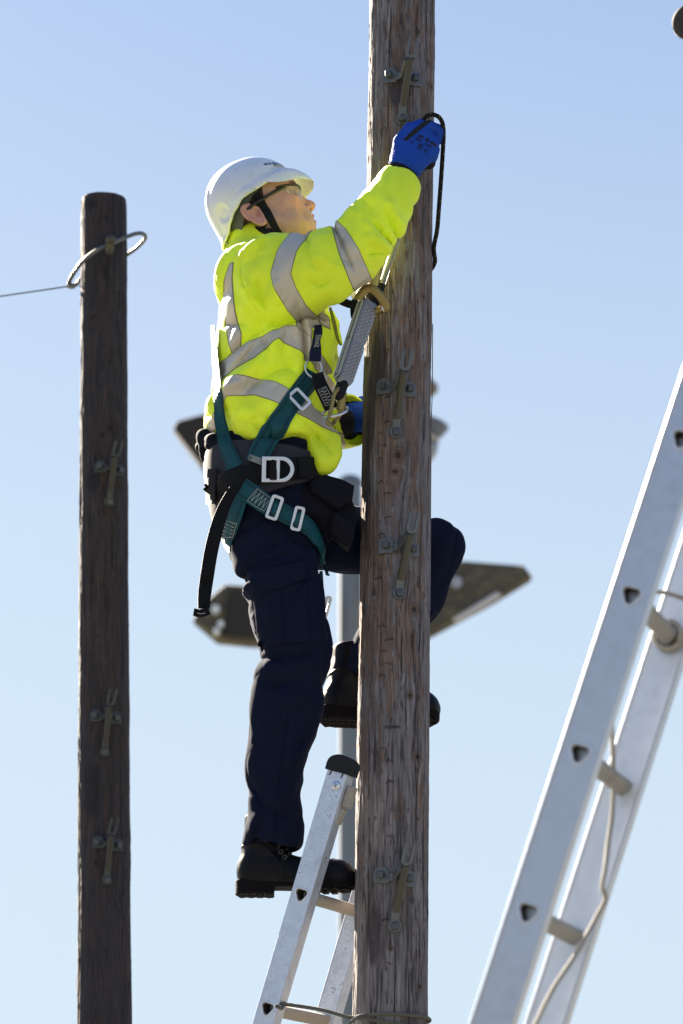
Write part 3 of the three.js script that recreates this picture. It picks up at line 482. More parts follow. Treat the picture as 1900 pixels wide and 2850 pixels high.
// stack of superellipse sections: rows [photo y, left x, right x, zc, b]; open ends are cut flat
function loft(rows, n = 2.2) {
  const R = rows.map(([py, l, r, zc, b]) => { const A = P(l, py, zc), B = P(r, py, zc); return { y: A.y, c: (A.x + B.x) / 2, a: (B.x - A.x) / 2, z: zc, b }; });
  const N = R.length, top = R[0].y, bot = R[N - 1].y;
  const cr = (p0, p1, p2, p3, t) => 0.5 * (2 * p1 + (p2 - p0) * t + (2 * p0 - 5 * p1 + 4 * p2 - p3) * t * t + (3 * p1 - p0 - 3 * p2 + p3) * t * t * t);
  const K = 400, T = []; for (let i = 0; i <= K; i++) {
    const y = lerp(top, bot, i / K); let s = 0; while (s < N - 2 && R[s + 1].y > y) s++; const t = (y - R[s].y) / (R[s + 1].y - R[s].y), g = j => R[clamp(j, 0, N - 1)];
    const q = {}; for (const k of ['c', 'a', 'z', 'b']) q[k] = cr(g(s - 1)[k], g(s)[k], g(s + 1)[k], g(s + 2)[k], t); T.push(q);
  }
  const f = (x, y, z) => {
    const u = clamp((y - top) / (bot - top), 0, 1) * K, i = Math.min(K - 1, u | 0), t = u - i, A = T[i], B = T[i + 1];
    const c = lerp(A.c, B.c, t), a = lerp(A.a, B.a, t), zz = lerp(A.z, B.z, t), b = lerp(A.b, B.b, t), dx = x - c, dz = z - zz;
    const k = Math.pow(Math.pow(Math.abs(dx / a), n) + Math.pow(Math.abs(dz / b), n), 1 / n), l = Math.sqrt(dx * dx + dz * dz);
    const d = k < 1e-6 ? -Math.min(a, b) : l * (1 - 1 / k), e = Math.max(y - top, bot - y);
    return e > d - 0.02 ? smax(d, e, 0.015) : d;
  };
  f.at = y => { const u = clamp((y - top) / (bot - top), 0, 1) * K, i = Math.min(K - 1, u | 0); return T[i]; };
  return f;
}
function grad(f, p, e = 0.0008) { return V(f(p.x + e, p.y, p.z) - f(p.x - e, p.y, p.z), f(p.x, p.y + e, p.z) - f(p.x, p.y - e, p.z), f(p.x, p.y, p.z + e) - f(p.x, p.y, p.z - e)); }
function polygonize(f, mn, mx, h, proj = 1) {
  const nx = Math.ceil((mx.x - mn.x) / h / 8) * 8, ny = Math.ceil((mx.y - mn.y) / h / 8) * 8, nz = Math.ceil((mx.z - mn.z) / h / 8) * 8;
  const sx = nx + 1, sy = ny + 1, S = new Float32Array(sx * sy * (nz + 1)), lim = h * 8 * 0.87 * 1.7;
  const done = new Uint8Array(S.length), I = (i, j, k) => i + sx * (j + sy * k);
  for (let K = 0; K < nz; K += 8) for (let J = 0; J < ny; J += 8) for (let Ii = 0; Ii < nx; Ii += 8) {
    const c = f(mn.x + (Ii + 4) * h, mn.y + (J + 4) * h, mn.z + (K + 4) * h), skip = Math.abs(c) > lim;
    for (let k = K; k <= K + 8; k++) for (let j = J; j <= J + 8; j++) for (let i = Ii; i <= Ii + 8; i++) {
      const q = I(i, j, k); if (skip) { if (!done[q]) S[q] = c; } else if (done[q] !== 2) { S[q] = f(mn.x + i * h, mn.y + j * h, mn.z + k * h); done[q] = 2; }
    }
  }
  const id = new Int32Array(S.length).fill(-1), pos = [], idx = [];
  for (let k = 0; k < nz; k++) for (let j = 0; j < ny; j++) for (let i = 0; i < nx; i++) {
    let m = 0, v = []; for (let c = 0; c < 8; c++) { const s = S[I(i + (c & 1), j + (c >> 1 & 1), k + (c >> 2))]; v.push(s); if (s < 0) m |= 1 << c; }
    if (m === 0 || m === 255) continue;
    let n = 0, X = 0, Y = 0, Z = 0;
    for (let a = 0; a < 8; a++) for (const d of [1, 2, 4]) { if (a & d) continue; const b = a | d, A = v[a], B = v[b]; if ((A < 0) === (B < 0)) continue; const t = A / (A - B); n++; X += (a & 1) + (d === 1 ? t : 0); Y += (a >> 1 & 1) + (d === 2 ? t : 0); Z += (a >> 2) + (d === 4 ? t : 0); }
    id[I(i, j, k)] = pos.length / 3; pos.push(mn.x + (i + X / n) * h, mn.y + (j + Y / n) * h, mn.z + (k + Z / n) * h);
  }
  const quad = (a, b, c, d, fl) => { if (a < 0 || b < 0 || c < 0 || d < 0) return; if (fl) idx.push(a, b, c, a, c, d); else idx.push(a, c, b, a, d, c); };
  for (let k = 1; k < nz; k++) for (let j = 1; j < ny; j++) for (let i = 1; i < nx; i++) {
    const s = S[I(i, j, k)] < 0;
    if (s !== S[I(i + 1, j, k)] < 0) quad(id[I(i, j - 1, k - 1)], id[I(i, j, k - 1)], id[I(i, j, k)], id[I(i, j - 1, k)], s);
    if (s !== S[I(i, j + 1, k)] < 0) quad(id[I(i - 1, j, k - 1)], id[I(i - 1, j, k)], id[I(i, j, k)], id[I(i, j, k - 1)], s);
    if (s !== S[I(i, j, k + 1)] < 0) quad(id[I(i - 1, j - 1, k)], id[I(i, j - 1, k)], id[I(i, j, k)], id[I(i - 1, j, k)], s);
  }
  const nrm = new Float32Array(pos.length), p = V();
  for (let i = 0; i < pos.length; i += 3) {
    p.set(pos[i], pos[i + 1], pos[i + 2]); let g;
    for (let r = 0; r < proj; r++) { g = grad(f, p, h * 0.25); const l2 = g.lengthSq() / (h * h * 0.25); if (l2 < 1e-4) break; const s = clamp(f(p.x, p.y, p.z) / l2, -h * 0.5, h * 0.5) / (h * 0.5); p.addScaledVector(g, -s); }
    g = grad(f, p, h * 0.4).normalize(); pos[i] = p.x; pos[i + 1] = p.y; pos[i + 2] = p.z; nrm[i] = g.x; nrm[i + 1] = g.y; nrm[i + 2] = g.z;
  }
  const G = new THREE.BufferGeometry(); G.setAttribute('position', new THREE.Float32BufferAttribute(pos, 3)); G.setAttribute('normal', new THREE.BufferAttribute(nrm, 3)); G.setIndex(idx);
  return G;
}
// cut an indexed mesh along the zero line of s(p): [where s < 0, where s > 0]
function splitMesh(g, s) {
  const p = g.attributes.position, n = g.attributes.normal, N = p.count, val = new Float32Array(N), q = V();
  for (let i = 0; i < N; i++) { val[i] = s(q.fromBufferAttribute(p, i)); if (Math.abs(val[i]) < 1e-7) val[i] = 1e-7; }
  const P_ = Array.from(p.array), N_ = Array.from(n.array), out = [[], []], cut = new Map();
  const mid = (a, b) => { const k = a < b ? a * 4194304 + b : b * 4194304 + a; let m = cut.get(k); if (m !== undefined) return m; const t = val[a] / (val[a] - val[b]); m = P_.length / 3; for (let c = 0; c < 3; c++) { P_.push(lerp(P_[a * 3 + c], P_[b * 3 + c], t)); N_.push(lerp(N_[a * 3 + c], N_[b * 3 + c], t)); } cut.set(k, m); return m; };
  const ix = g.index.array;
  for (let t = 0; t < ix.length; t += 3) {
    const v = [ix[t], ix[t + 1], ix[t + 2]], neg = v.map(i => val[i] < 0), c = neg[0] + neg[1] + neg[2];
    if (c === 0 || c === 3) { out[c ? 0 : 1].push(...v); continue; }
    const lone = c === 1; let i = neg.findIndex(x => x === lone); const a = v[i], b = v[(i + 1) % 3], d = v[(i + 2) % 3], ab = mid(a, b), da = mid(d, a);
    out[lone ? 0 : 1].push(a, ab, da); out[lone ? 1 : 0].push(ab, b, d, ab, d, da);
  }
  return out.map(o => { const map = new Map(), pp = [], nn = [], ii = []; for (const i of o) { let m = map.get(i); if (m === undefined) { m = pp.length / 3; map.set(i, m); pp.push(P_[i * 3], P_[i * 3 + 1], P_[i * 3 + 2]); nn.push(N_[i * 3], N_[i * 3 + 1], N_[i * 3 + 2]); } ii.push(m); } const G = new THREE.BufferGeometry(); G.setAttribute('position', new THREE.Float32BufferAttribute(pp, 3)); G.setAttribute('normal', new THREE.Float32BufferAttribute(nn, 3)); G.setIndex(ii); return G; });
}
function pieces(g) {                          // connected pieces of an indexed mesh
  const N = g.attributes.position.count, par = new Int32Array(N).map((_, i) => i), fd = i => { while (par[i] !== i) i = par[i] = par[par[i]]; return i; }, ix = g.index.array;
  for (let t = 0; t < ix.length; t += 3) { const a = fd(ix[t]); par[fd(ix[t + 1])] = a; par[fd(ix[t + 2])] = a; }
  const m = new Map(); for (let t = 0; t < ix.length; t += 3) { const r = fd(ix[t]); if (!m.has(r)) m.set(r, []); m.get(r).push(ix[t], ix[t + 1], ix[t + 2]); }
  return [...m.values()].filter(l => l.length > 90).map(l => { const q = new Map(), p = [], n = [], o = []; for (const i of l) { let k = q.get(i); if (k === undefined) { k = p.length / 3; q.set(i, k); for (const [dst, at] of [[p, g.attributes.position], [n, g.attributes.normal]]) dst.push(at.getX(i), at.getY(i), at.getZ(i)); } o.push(k); } const G = new THREE.BufferGeometry(); G.setAttribute('position', new THREE.Float32BufferAttribute(p, 3)); G.setAttribute('normal', new THREE.Float32BufferAttribute(n, 3)); G.setIndex(o); return G; });
}
function inflate(g, d) { const p = g.attributes.position, n = g.attributes.normal; for (let i = 0; i < p.count; i++) p.setXYZ(i, p.getX(i) + n.getX(i) * d, p.getY(i) + n.getY(i) * d, p.getZ(i) + n.getZ(i) * d); return g; }
// give a thin sheet (from splitMesh) thickness: outer skin at +d, edges closed down to the base
function thicken(g, d) {
  const p = g.attributes.position, n = g.attributes.normal, N = p.count, ix = Array.from(g.index.array), e = new Map();
  for (let t = 0; t < ix.length; t += 3) for (let k = 0; k < 3; k++) { const a = ix[t + k], b = ix[t + (k + 1) % 3]; e.set(a * 4194304 + b, [a, b]); }
  const pp = [], nn = []; for (let i = 0; i < N; i++) { pp.push(p.getX(i) + n.getX(i) * d, p.getY(i) + n.getY(i) * d, p.getZ(i) + n.getZ(i) * d); nn.push(n.getX(i), n.getY(i), n.getZ(i)); }
  const o = ix.slice();
  for (const [k, [a, b]] of e) if (!e.has(b * 4194304 + a)) {
    const s = pp.length / 3, ed = V(p.getX(b) - p.getX(a), p.getY(b) - p.getY(a), p.getZ(b) - p.getZ(a)), nr = ed.cross(V(n.getX(a), n.getY(a), n.getZ(a))).normalize();
    for (const i of [a, b]) { pp.push(pp[i * 3], pp[i * 3 + 1], pp[i * 3 + 2]); nn.push(nr.x, nr.y, nr.z); } for (const i of [a, b]) { pp.push(p.getX(i) - n.getX(i) * 0.001, p.getY(i) - n.getY(i) * 0.001, p.getZ(i) - n.getZ(i) * 0.001); nn.push(nr.x, nr.y, nr.z); }
    o.push(s, s + 2, s + 1, s + 1, s + 2, s + 3);
  }
  const G = new THREE.BufferGeometry(); G.setAttribute('position', new THREE.Float32BufferAttribute(pp, 3)); G.setAttribute('normal', new THREE.Float32BufferAttribute(nn, 3)); G.setIndex(o); return G;
}
const pix = p => { const v = p.clone().sub(CAM), t = v.dot(FWD); return [950 + FPX * v.x / t, 1425 - FPX * v.dot(UPV) / t]; };
function hit(f, px, py, z1 = 0.45, z0 = -0.3, step = 0.006) {      // where the sight line first meets f, coming from z1
  let pz = z1; for (let z = z1; z > z0; z -= step) { const p = P(px, py, z); if (f(p.x, p.y, p.z) < 0) { let a = pz, b = z; for (let i = 0; i < 12; i++) { const m = (a + b) / 2, q = P(px, py, m); if (f(q.x, q.y, q.z) < 0) b = m; else a = m; } return (a + b) / 2; } pz = z; }
  return null;
}
function polySample(path, n) {             // path of [x, y, w, z?] resampled evenly by arc length, smooth
  const c = new THREE.CatmullRomCurve3(path.map(p => V(p[0], p[1], 0)), false, 'centripetal'), w = new THREE.CatmullRomCurve3(path.map(p => V(p[2], p[3] || 0, 0)), false, 'centripetal');
  const o = []; c.arcLengthDivisions = 400; for (let i = 0; i <= n; i++) { const t = c.getUtoTmapping(i / n), p = c.getPoint(t), q = w.getPoint(t), d = c.getTangent(t); o.push([p.x, p.y, q.x, d.x, d.y, q.y]); } return o;
}
// webbing laid over a surface; path rows are [x, y, half width] in photo pixels. field null: rows carry z
function webbing(path, field, off, th, opt = {}) {
  const n = opt.n || 60, m = 6, s = polySample(path, n), Z = [];
  for (let i = 0; i <= n; i++) { const r = []; for (let j = 0; j <= m; j++) { const [x, y, w, dx, dy, z] = s[i], k = (j / m * 2 - 1) * w; r.push(field ? (h => s[i][5] ? Math.max(h ?? -1, s[i][5] + (opt.tiltF ? opt.tiltF(i / n) * (j / m * 2 - 1) : 0)) : h)(hit(field, x - dy * k, y + dx * k)) : z + (opt.tilt || 0) * (j / m * 2 - 1)); } Z.push(r); }
  if (field) {
    let last = null; for (let i = 0; i <= n; i++) for (let j = 0; j <= m; j++) { if (Z[i][j] === null || (last !== null && Math.abs(Z[i][j] - last) > 0.09)) Z[i][j] = last === null ? 0.1 : last; else last = Z[i][j]; }
    for (let it = 0; it < (opt.smooth ?? 4); it++) { const Q = Z.map(r => r.slice()); for (let i = 1; i < n; i++) for (let j = 0; j <= m; j++) Q[i][j] = Math.max(Z[i][j] - 0.003, (Z[i - 1][j] + Z[i + 1][j] + Z[i][j]) / 3, (Z[i][Math.max(0, j - 1)] + Z[i][Math.min(m, j + 1)]) / 2 * 0.5 + Z[i][j] * 0.5 - 0.004); Z.splice(0, Z.length, ...Q); }
  }
  const C = []; for (let i = 0; i <= n; i++) { const r = []; for (let j = 0; j <= m; j++) { const [x, y, w, dx, dy] = s[i], k = (j / m * 2 - 1) * w; r.push(P(x - dy * k, y + dx * k, Z[i][j])); } C.push(r); }
  const pos = [], uv = [], idx = []; const W1 = m + 1; let L = 0;
  const nr = C.map((r, i) => r.map((p, j) => { const a = C[Math.min(n, i + 1)][j].clone().sub(C[Math.max(0, i - 1)][j]), b = r[Math.min(m, j + 1)].clone().sub(r[Math.max(0, j - 1)]); const N = a.cross(b).normalize(); if (N.z < 0) N.negate(); return N; }));
  for (const lay of [1, 0]) { L = 0; for (let i = 0; i <= n; i++) { if (i) L += C[i][3].distanceTo(C[i - 1][3]); const wm = C[i][0].distanceTo(C[i][m]); for (let j = 0; j <= m; j++) { const e = j === 0 || j === m ? 0.75 : 1; const p = C[i][j].clone().addScaledVector(nr[i][j], off + (lay ? th * e : 0)); pos.push(p.x, p.y, p.z); uv.push(L, (j / m - 0.5) * wm); } } }
  const st = (n + 1) * W1, sgn = (() => { const a = V(pos[3] - pos[0], pos[4] - pos[1], pos[5] - pos[2]), b = V(pos[W1 * 3] - pos[0], pos[W1 * 3 + 1] - pos[1], pos[W1 * 3 + 2] - pos[2]); return a.cross(b).dot(nr[0][0]) > 0; })();
  const q = (a, b, c, d) => sgn ? idx.push(a, b, c, c, b, d) : idx.push(a, c, b, c, d, b);
  for (let i = 0; i < n; i++) { for (let j = 0; j < m; j++) { const a = i * W1 + j; q(a, a + 1, a + W1, a + W1 + 1); q(st + a + 1, st + a, st + a + W1 + 1, st + a + W1); } const a = i * W1; q(st + a, a, st + a + W1, a + W1); const b = a + m; q(b, st + b, b + W1, st + b + W1); }
  for (let j = 0; j < m; j++) { q(st + j, st + j + 1, j, j + 1); const a = n * W1 + j; q(a, a + 1, st + a, st + a + 1); }
  let g = new THREE.BufferGeometry(); g.setAttribute('position', new THREE.Float32BufferAttribute(pos, 3)); g.setAttribute('uv', new THREE.Float32BufferAttribute(uv, 2)); g.setIndex(idx);
  g = g.toNonIndexed(); g.computeVertexNormals();
  const on = (t, v, lift = 0) => { const i = clamp(t, 0, 1) * n, a = Math.min(n - 1, i | 0), fi = i - a, j = clamp((v + 1) / 2, 0, 1) * m, b = Math.min(m - 1, j | 0), fj = j - b; const f0 = (A) => A[a][b].clone().multiplyScalar((1 - fi) * (1 - fj)).addScaledVector(A[a + 1][b], fi * (1 - fj)).addScaledVector(A[a][b + 1], (1 - fi) * fj).addScaledVector(A[a + 1][b + 1], fi * fj); const N = f0(nr).normalize(); return { p: f0(C).addScaledVector(N, off + th + lift), n: N, d: C[a + 1][3].clone().sub(C[a][3]).normalize() }; };
  g.userData = { on }; return g;
}
function threadLine(pts, r = 0.0006) { const c = new THREE.CurvePath(); for (let i = 0; i + 1 < pts.length; i++) c.add(new THREE.LineCurve3(pts[i], pts[i + 1])); return merge(pts.slice(1).map((p, i) => rod(pts[i], p, r, r, 5))); }
function boxStitch(g, t0, t1, v, zig = 5) {     // box and zigzag of pale thread on webbing g
  const on = (t, w) => g.userData.on(t, w, 0.0004).p, o = [], E = 6;
  for (const w of [-v, v]) { const a = []; for (let i = 0; i <= E; i++) a.push(on(lerp(t0, t1, i / E), w)); o.push(threadLine(a)); }
  for (const t of [t0, t1]) { const a = []; for (let i = 0; i <= 4; i++) a.push(on(t, lerp(-v, v, i / 4))); o.push(threadLine(a)); }
  const z = []; for (let i = 0; i <= zig * 2; i++) z.push(on(lerp(t0, t1, 0.06 + 0.88 * i / (zig * 2)), (i % 2 ? 1 : -1) * v * 0.8)); o.push(threadLine(z));
  return merge(o);
}
// rectangular wire / plate frame lying on a surface point
function buckle(c, X, Y, w, h, bw, th, bars = []) {
  const s = new THREE.Shape(), R = (p, W, H, r) => { p.moveTo(-W + r, -H); p.lineTo(W - r, -H); p.quadraticCurveTo(W, -H, W, -H + r); p.lineTo(W, H - r); p.quadraticCurveTo(W, H, W - r, H); p.lineTo(-W + r, H); p.quadraticCurveTo(-W, H, -W, H - r); p.lineTo(-W, -H + r); p.quadraticCurveTo(-W, -H, -W + r, -H); };
  R(s, w / 2, h / 2, bw * 1.3); const hl = new THREE.Path(); R(hl, w / 2 - bw, h / 2 - bw, bw * 0.6); s.holes.push(hl);
  const g = new THREE.ExtrudeGeometry(s, { depth: th, bevelEnabled: true, bevelSize: th * 0.35, bevelThickness: th * 0.35, bevelSegments: 3, curveSegments: 8 }); g.translate(0, 0, -th / 2);
  const list = [g]; for (const b of bars) list.push(rod(V(b, -h / 2 + bw * 0.4, 0), V(b, h / 2 - bw * 0.4, 0), th * 0.6, th * 0.6, 10));
  return placed(merge(list), c, X, Y);
}
// ---------------------------------------------------------------- the worker
const person = thing('person', 'worker in yellow hi-vis jacket, white helmet and navy trousers climbing the pole', 'person');
const px = (x, y, z, n) => M(x, y, z, n);
function poly(f, x0, y0, x1, y1, z0, z1, h) { const q = [[x0, y0], [x1, y0], [x0, y1], [x1, y1]].flatMap(([x, y]) => [P(x, y, z0), P(x, y, z1)]); return polygonize(f, V(Math.min(...q.map(v => v.x)), Math.min(...q.map(v => v.y)), z0), V(Math.max(...q.map(v => v.x)), Math.max(...q.map(v => v.y)), z1), h); }
// soft creases: polylines in the photo plane that press into (+) or raise (-) the near side of a garment
function creases(list) {
  const S = []; for (const [pts, w, a] of list) for (let i = 0; i + 1 < pts.length; i++) { const A = P(pts[i][0], pts[i][1], 0.18), B = P(pts[i + 1][0], pts[i + 1][1], 0.18); S.push([A.x, A.y, B.x - A.x, B.y - A.y, w, a, pts, i / (pts.length - 1), 1 / (pts.length - 1)]); }
  const x0 = S.map(s => Math.min(s[0], s[0] + s[2]) - 3 * s[4]), x1 = S.map(s => Math.max(s[0], s[0] + s[2]) + 3 * s[4]), y0 = S.map(s => Math.min(s[1], s[1] + s[3]) - 3 * s[4]), y1 = S.map(s => Math.max(s[1], s[1] + s[3]) + 3 * s[4]);
  const best = new Map();
  return (x, y, z) => {
    let d = 0; best.clear();
    for (let i = 0; i < S.length; i++) { if (x < x0[i] || x > x1[i] || y < y0[i] || y > y1[i]) continue; const s = S[i], L = s[2] * s[2] + s[3] * s[3]; let t = ((x - s[0]) * s[2] + (y - s[1]) * s[3]) / L; t = t < 0 ? 0 : t > 1 ? 1 : t; const dx = x - s[0] - s[2] * t, dy = y - s[1] - s[3] * t, u = s[7] + t * s[8], q = Math.sqrt(dx * dx + dy * dy) / s[4], e = s[5] * Math.min(1, 4 * u * (1 - u) + 0.25) * (s[5] > 0 ? 0.55 * Math.exp(-q * q) + 0.65 * Math.exp(-q * 2.6) : Math.exp(-q * q)); const b = best.get(s[6]); if (b === undefined || Math.abs(e) > Math.abs(b)) best.set(s[6], e); }
    for (const v of best.values()) d += v; return d * sstep(-0.08, 0.05, z);
  };
}
const ridge = (x, y, z) => { const v = n3(x, y, z); return 1 - Math.abs(2 * v - 1); };
// ---- jacket
const torso = loft([[668, 655, 742, 0.0, 0.055], [690, 650, 790, 0.0, 0.075], [712, 644, 830, 0.0, 0.115], [740, 632, 862, 0.0, 0.16], [785, 608, 884, 0.0, 0.19], [841, 603, 905, 0.0, 0.198], [897, 603, 925, 0.0, 0.195], [960, 599, 940, 0.0, 0.188], [1015, 594, 938, 0.0, 0.182], [1060, 592, 930, 0.0, 0.18], [1100, 586, 918, 0.0, 0.182], [1134, 570, 912, 0.0, 0.184], [1162, 565, 912, 0.0, 0.184], [1193, 568, 920, 0.0, 0.184], [1225, 588, 938, 0.0, 0.182], [1250, 618, 944, 0.0, 0.178], [1266, 640, 938, 0.0, 0.172]], 2.25);
const A_ = (x, y, z, r) => [P(x, y, z), px(x, y, z, r)];
const nearArm = chain([A_(690, 765, 0.115, 98), A_(760, 770, 0.15, 112), A_(825, 764, 0.175, 114), A_(905, 745, 0.19, 104), A_(968, 715, 0.195, 88), A_(1001, 667, 0.195, 80), A_(1048, 606, 0.185, 80), A_(1085, 552, 0.165, 70), A_(1128, 478, 0.145, 56)], 0.03, 1.22, 0.16);
const armLow = ell(P(790, 850, 0.15).x, P(790, 850, 0.15).y, 0.15, 0.075, 0.035, 0.06);
const farArm = chain([A_(730, 800, -0.13, 85), A_(800, 960, -0.17, 85), A_(880, 1180, -0.16, 76), A_(975, 1172, -0.075, 72)], 0.03);
const collarC = capsule(P(712, 735, 0), P(697, 668, 0), px(700, 700, 0, 86), px(700, 680, 0, 66)), neckHole = capsule(P(720, 745, 0), P(690, 640, 0), px(0, 700, 0, 52), px(0, 660, 0, 58));
const flap = chain([A_(905, 1225, 0.10, 45), A_(903, 1262, 0.105, 44), A_(901, 1286, 0.10, 34)], 0.02, 1.5, 0.10);
const frontFlap = chain([A_(915, 850, 0.05, 14), A_(932, 900, 0.055, 12), A_(950, 958, 0.06, 3)], 0.01, 0.8, 0.05);
const jCrease = creases([
  [[[680, 690], [668, 745], [676, 800], [700, 850], [730, 886]], 0.0045, 0.0042],
  [[[728, 893], [770, 903], [815, 888], [868, 872], [915, 850]], 0.010, 0.016],
  [[[735, 890], [700, 850], [672, 795]], 0.016, -0.010], [[[745, 880], [722, 830], [712, 780]], 0.013, 0.008], [[[760, 885], [760, 840], [775, 800]], 0.014, -0.008],
  [[[742, 905], [700, 930], [660, 955], [625, 975]], 0.014, 0.011], [[[735, 915], [690, 955], [650, 1000]], 0.012, -0.009], [[[726, 925], [745, 975], [740, 1010]], 0.012, 0.007],
  [[[690, 900], [650, 885], [620, 870]], 0.013, 0.009], [[[700, 880], [655, 850], [622, 815]], 0.014, -0.009],
  [[[828, 850], [842, 910], [850, 990], [846, 1040]], 0.007, 0.010], [[[845, 870], [862, 920], [864, 990]], 0.012, -0.007],
  [[[800, 905], [785, 960], [795, 1010], [830, 1035]], 0.013, 0.008], [[[770, 915], [758, 965], [720, 1010], [660, 1045], [615, 1060]], 0.017, -0.012], [[[820, 1010], [770, 1025], [720, 1055], [680, 1085]], 0.015, 0.010],
  [[[612, 1080], [640, 1070], [672, 1066]], 0.010, -0.008], [[[600, 1100], [618, 1140], [625, 1190], [640, 1230]], 0.016, 0.013], [[[640, 1190], [700, 1210], [760, 1200], [800, 1180]], 0.016, -0.010], [[[650, 1225], [720, 1240], [790, 1225]], 0.012, 0.009], [[[740, 1150], [755, 1190], [748, 1230]], 0.010, 0.008], [[[660, 1160], [700, 1170], [735, 1195]], 0.012, 0.007], [[[700, 1130], [690, 1180]], 0.012, -0.006],
  [[[868, 1175], [905, 1215], [925, 1250]], 0.012, 0.010], [[[850, 1200], [880, 1240], [890, 1280]], 0.014, -0.008], [[[600, 1010], [590, 1050], [588, 1090]], 0.012, 0.009], [[[895, 960], [912, 1010], [915, 1060]], 0.011, 0.010], [[[880, 900], [900, 950], [925, 990]], 0.011, -0.007],
  [[[1090, 690], [1060, 668], [1028, 640]], 0.010, 0.012], [[[1085, 705], [1050, 700], [1010, 690]], 0.011, -0.009], [[[1105, 670], [1085, 640], [1070, 600]], 0.010, 0.009], [[[1078, 715], [1046, 722], [1018, 735]], 0.008, 0.010], [[[1120, 645], [1095, 610], [1085, 570]], 0.011, -0.007], [[[1062, 722], [1050, 690], [1030, 660], [1005, 640]], 0.010, -0.007],
  [[[924, 628], [935, 668], [955, 715], [985, 780]], 0.007, 0.011], [[[905, 650], [915, 720], [940, 780]], 0.018, -0.007], [[[1000, 560], [1030, 600], [1035, 650]], 0.014, 0.006], [[[960, 600], [990, 620], [1020, 625]], 0.014, -0.006],
  [[[838, 650], [858, 700], [865, 760], [900, 800]], 0.013, 0.008], [[[880, 660], [895, 720], [885, 780]], 0.016, -0.007], [[[790, 665], [770, 720], [765, 780]], 0.016, 0.006], [[[930, 800], [890, 815], [850, 800]], 0.010, 0.009], [[[960, 780], [920, 770], [880, 750]], 0.012, -0.007], [[[740, 670], [715, 720], [710, 760]], 0.018, 0.006], [[[655, 700], [690, 672], [735, 652]], 0.010, 0.007], [[[660, 720], [700, 690], [750, 665]], 0.013, -0.009],
]);
const wr = (X_, Y_, z) => { const a = 0.6 * (n3(X_ * 6 + 3, Y_ * 6, z * 6) - 0.5), wp = 0.05 * (n3(X_ * 5, Y_ * 5 + 9, z * 5) - 0.5), x = (X_ * 0.57 + Y_ * 0.82) * 0.45, y = (-X_ * 0.82 + Y_ * 0.57 + wp) * 1.1; const r1 = ridge(x * 7 + a + y * 3, y * 7 + a - x * 2, z * 7 + 9), r2 = ridge(x * 15 + y * 9 + a * 2, y * 12 - x * 8, z * 13), r3 = ridge(x * 30 - y * 14 + 4, y * 24 + x * 16, z * 26); return 0.010 * (r1 * r1 - 0.45) + 0.008 * (r2 * r2 * r2 - 0.3) * (0.4 + r1) + 0.0026 * (r3 * r3 * r3 - 0.3); };
const cuffN = (() => { const a = P(1085, 552, 0.165), b = P(1124, 490, 0.148); return b.clone().sub(a).normalize(); })(), cuffC = P(1123, 494, 0.15);
const cuff2C = P(986, 1170, -0.06), cuff2N = V(0.75, 0.05, 0.66).normalize();
const armHollow = chain([A_(1092, 545, 0.16, 40), A_(1128, 478, 0.145, 52), A_(1150, 440, 0.145, 56)], 0.01, 1.22, 0.16), armHollow2 = chain([A_(900, 1182, -0.14, 50), A_(980, 1170, -0.07, 64), A_(1040, 1165, -0.02, 68)], 0.01);
const jacketBase = (x, y, z) => {
  let d = smin(torso(x, y, z), smin(nearArm(x, y, z), armLow(x, y, z), 0.04), 0.035); d = smin(d, smin(farArm(x, y, z), collarC(x, y, z), 0.02), 0.03); return smin(d, Math.min(flap(x, y, z), frontFlap(x, y, z)), 0.015);
};
const NECKY = P(700, 800, 0).y;
const jacketF = (x, y, z) => {
  let d = jacketBase(x, y, z); if (d > 0.05 || d < -0.06) return d;
  const cc = (x - cuffC.x) * cuffN.x + (y - cuffC.y) * cuffN.y + (z - cuffC.z) * cuffN.z; d += wr(x, y, z) * (x > 0 ? 1 - 0.75 * sstep(-0.07, -0.01, cc) : 1) + 1.2 * jCrease(x, y, z);
  const c1 = (x - cuffC.x) * cuffN.x + (y - cuffC.y) * cuffN.y + (z - cuffC.z) * cuffN.z; if (c1 > -0.06) d = smax(smax(d, c1 - 0.004 * Math.sin(x * 90), 0.005), -armHollow(x, y, z), 0.004);
  const c2 = (x - cuff2C.x) * cuff2N.x + (y - cuff2C.y) * cuff2N.y + (z - cuff2C.z) * cuff2N.z; if (c2 > -0.08 && y < cuff2C.y + 0.12 && z < 0.06) d = smax(smax(d, c2, 0.005), -armHollow2(x, y, z), 0.004);
  if (y > NECKY) d = smax(d, -neckHole(x, y, z), 0.006);
  return d;
};
const fabricBump = dataTex(128, 128, (i, j, o) => { o[0] = o[1] = o[2] = 0.5 + 0.22 * Math.sin(i * 0.785) * Math.sin(j * 0.785) + 0.3 * (h2(i, j) - 0.5); }, false); fabricBump.repeat.set(22, 22);
const hivis = phy({ color: rgb(0.74, 0.88, 0.022), roughness: 0.7, transmission: 0.14, thickness: 0, sheen: 0.25, sheenRoughness: 0.5, sheenColor: rgb(0.8, 1, 0.3) });
const tape = std({ color: rgb(0.49, 0.44, 0.345), roughness: 0.40, metalness: 0.3 }), tapeEdge = std({ color: rgb(0.17, 0.16, 0.10), roughness: 0.8 });
const jacketG = poly(jacketF, 545, 425, 1185, 1340, -0.30, 0.31, 0.0044);
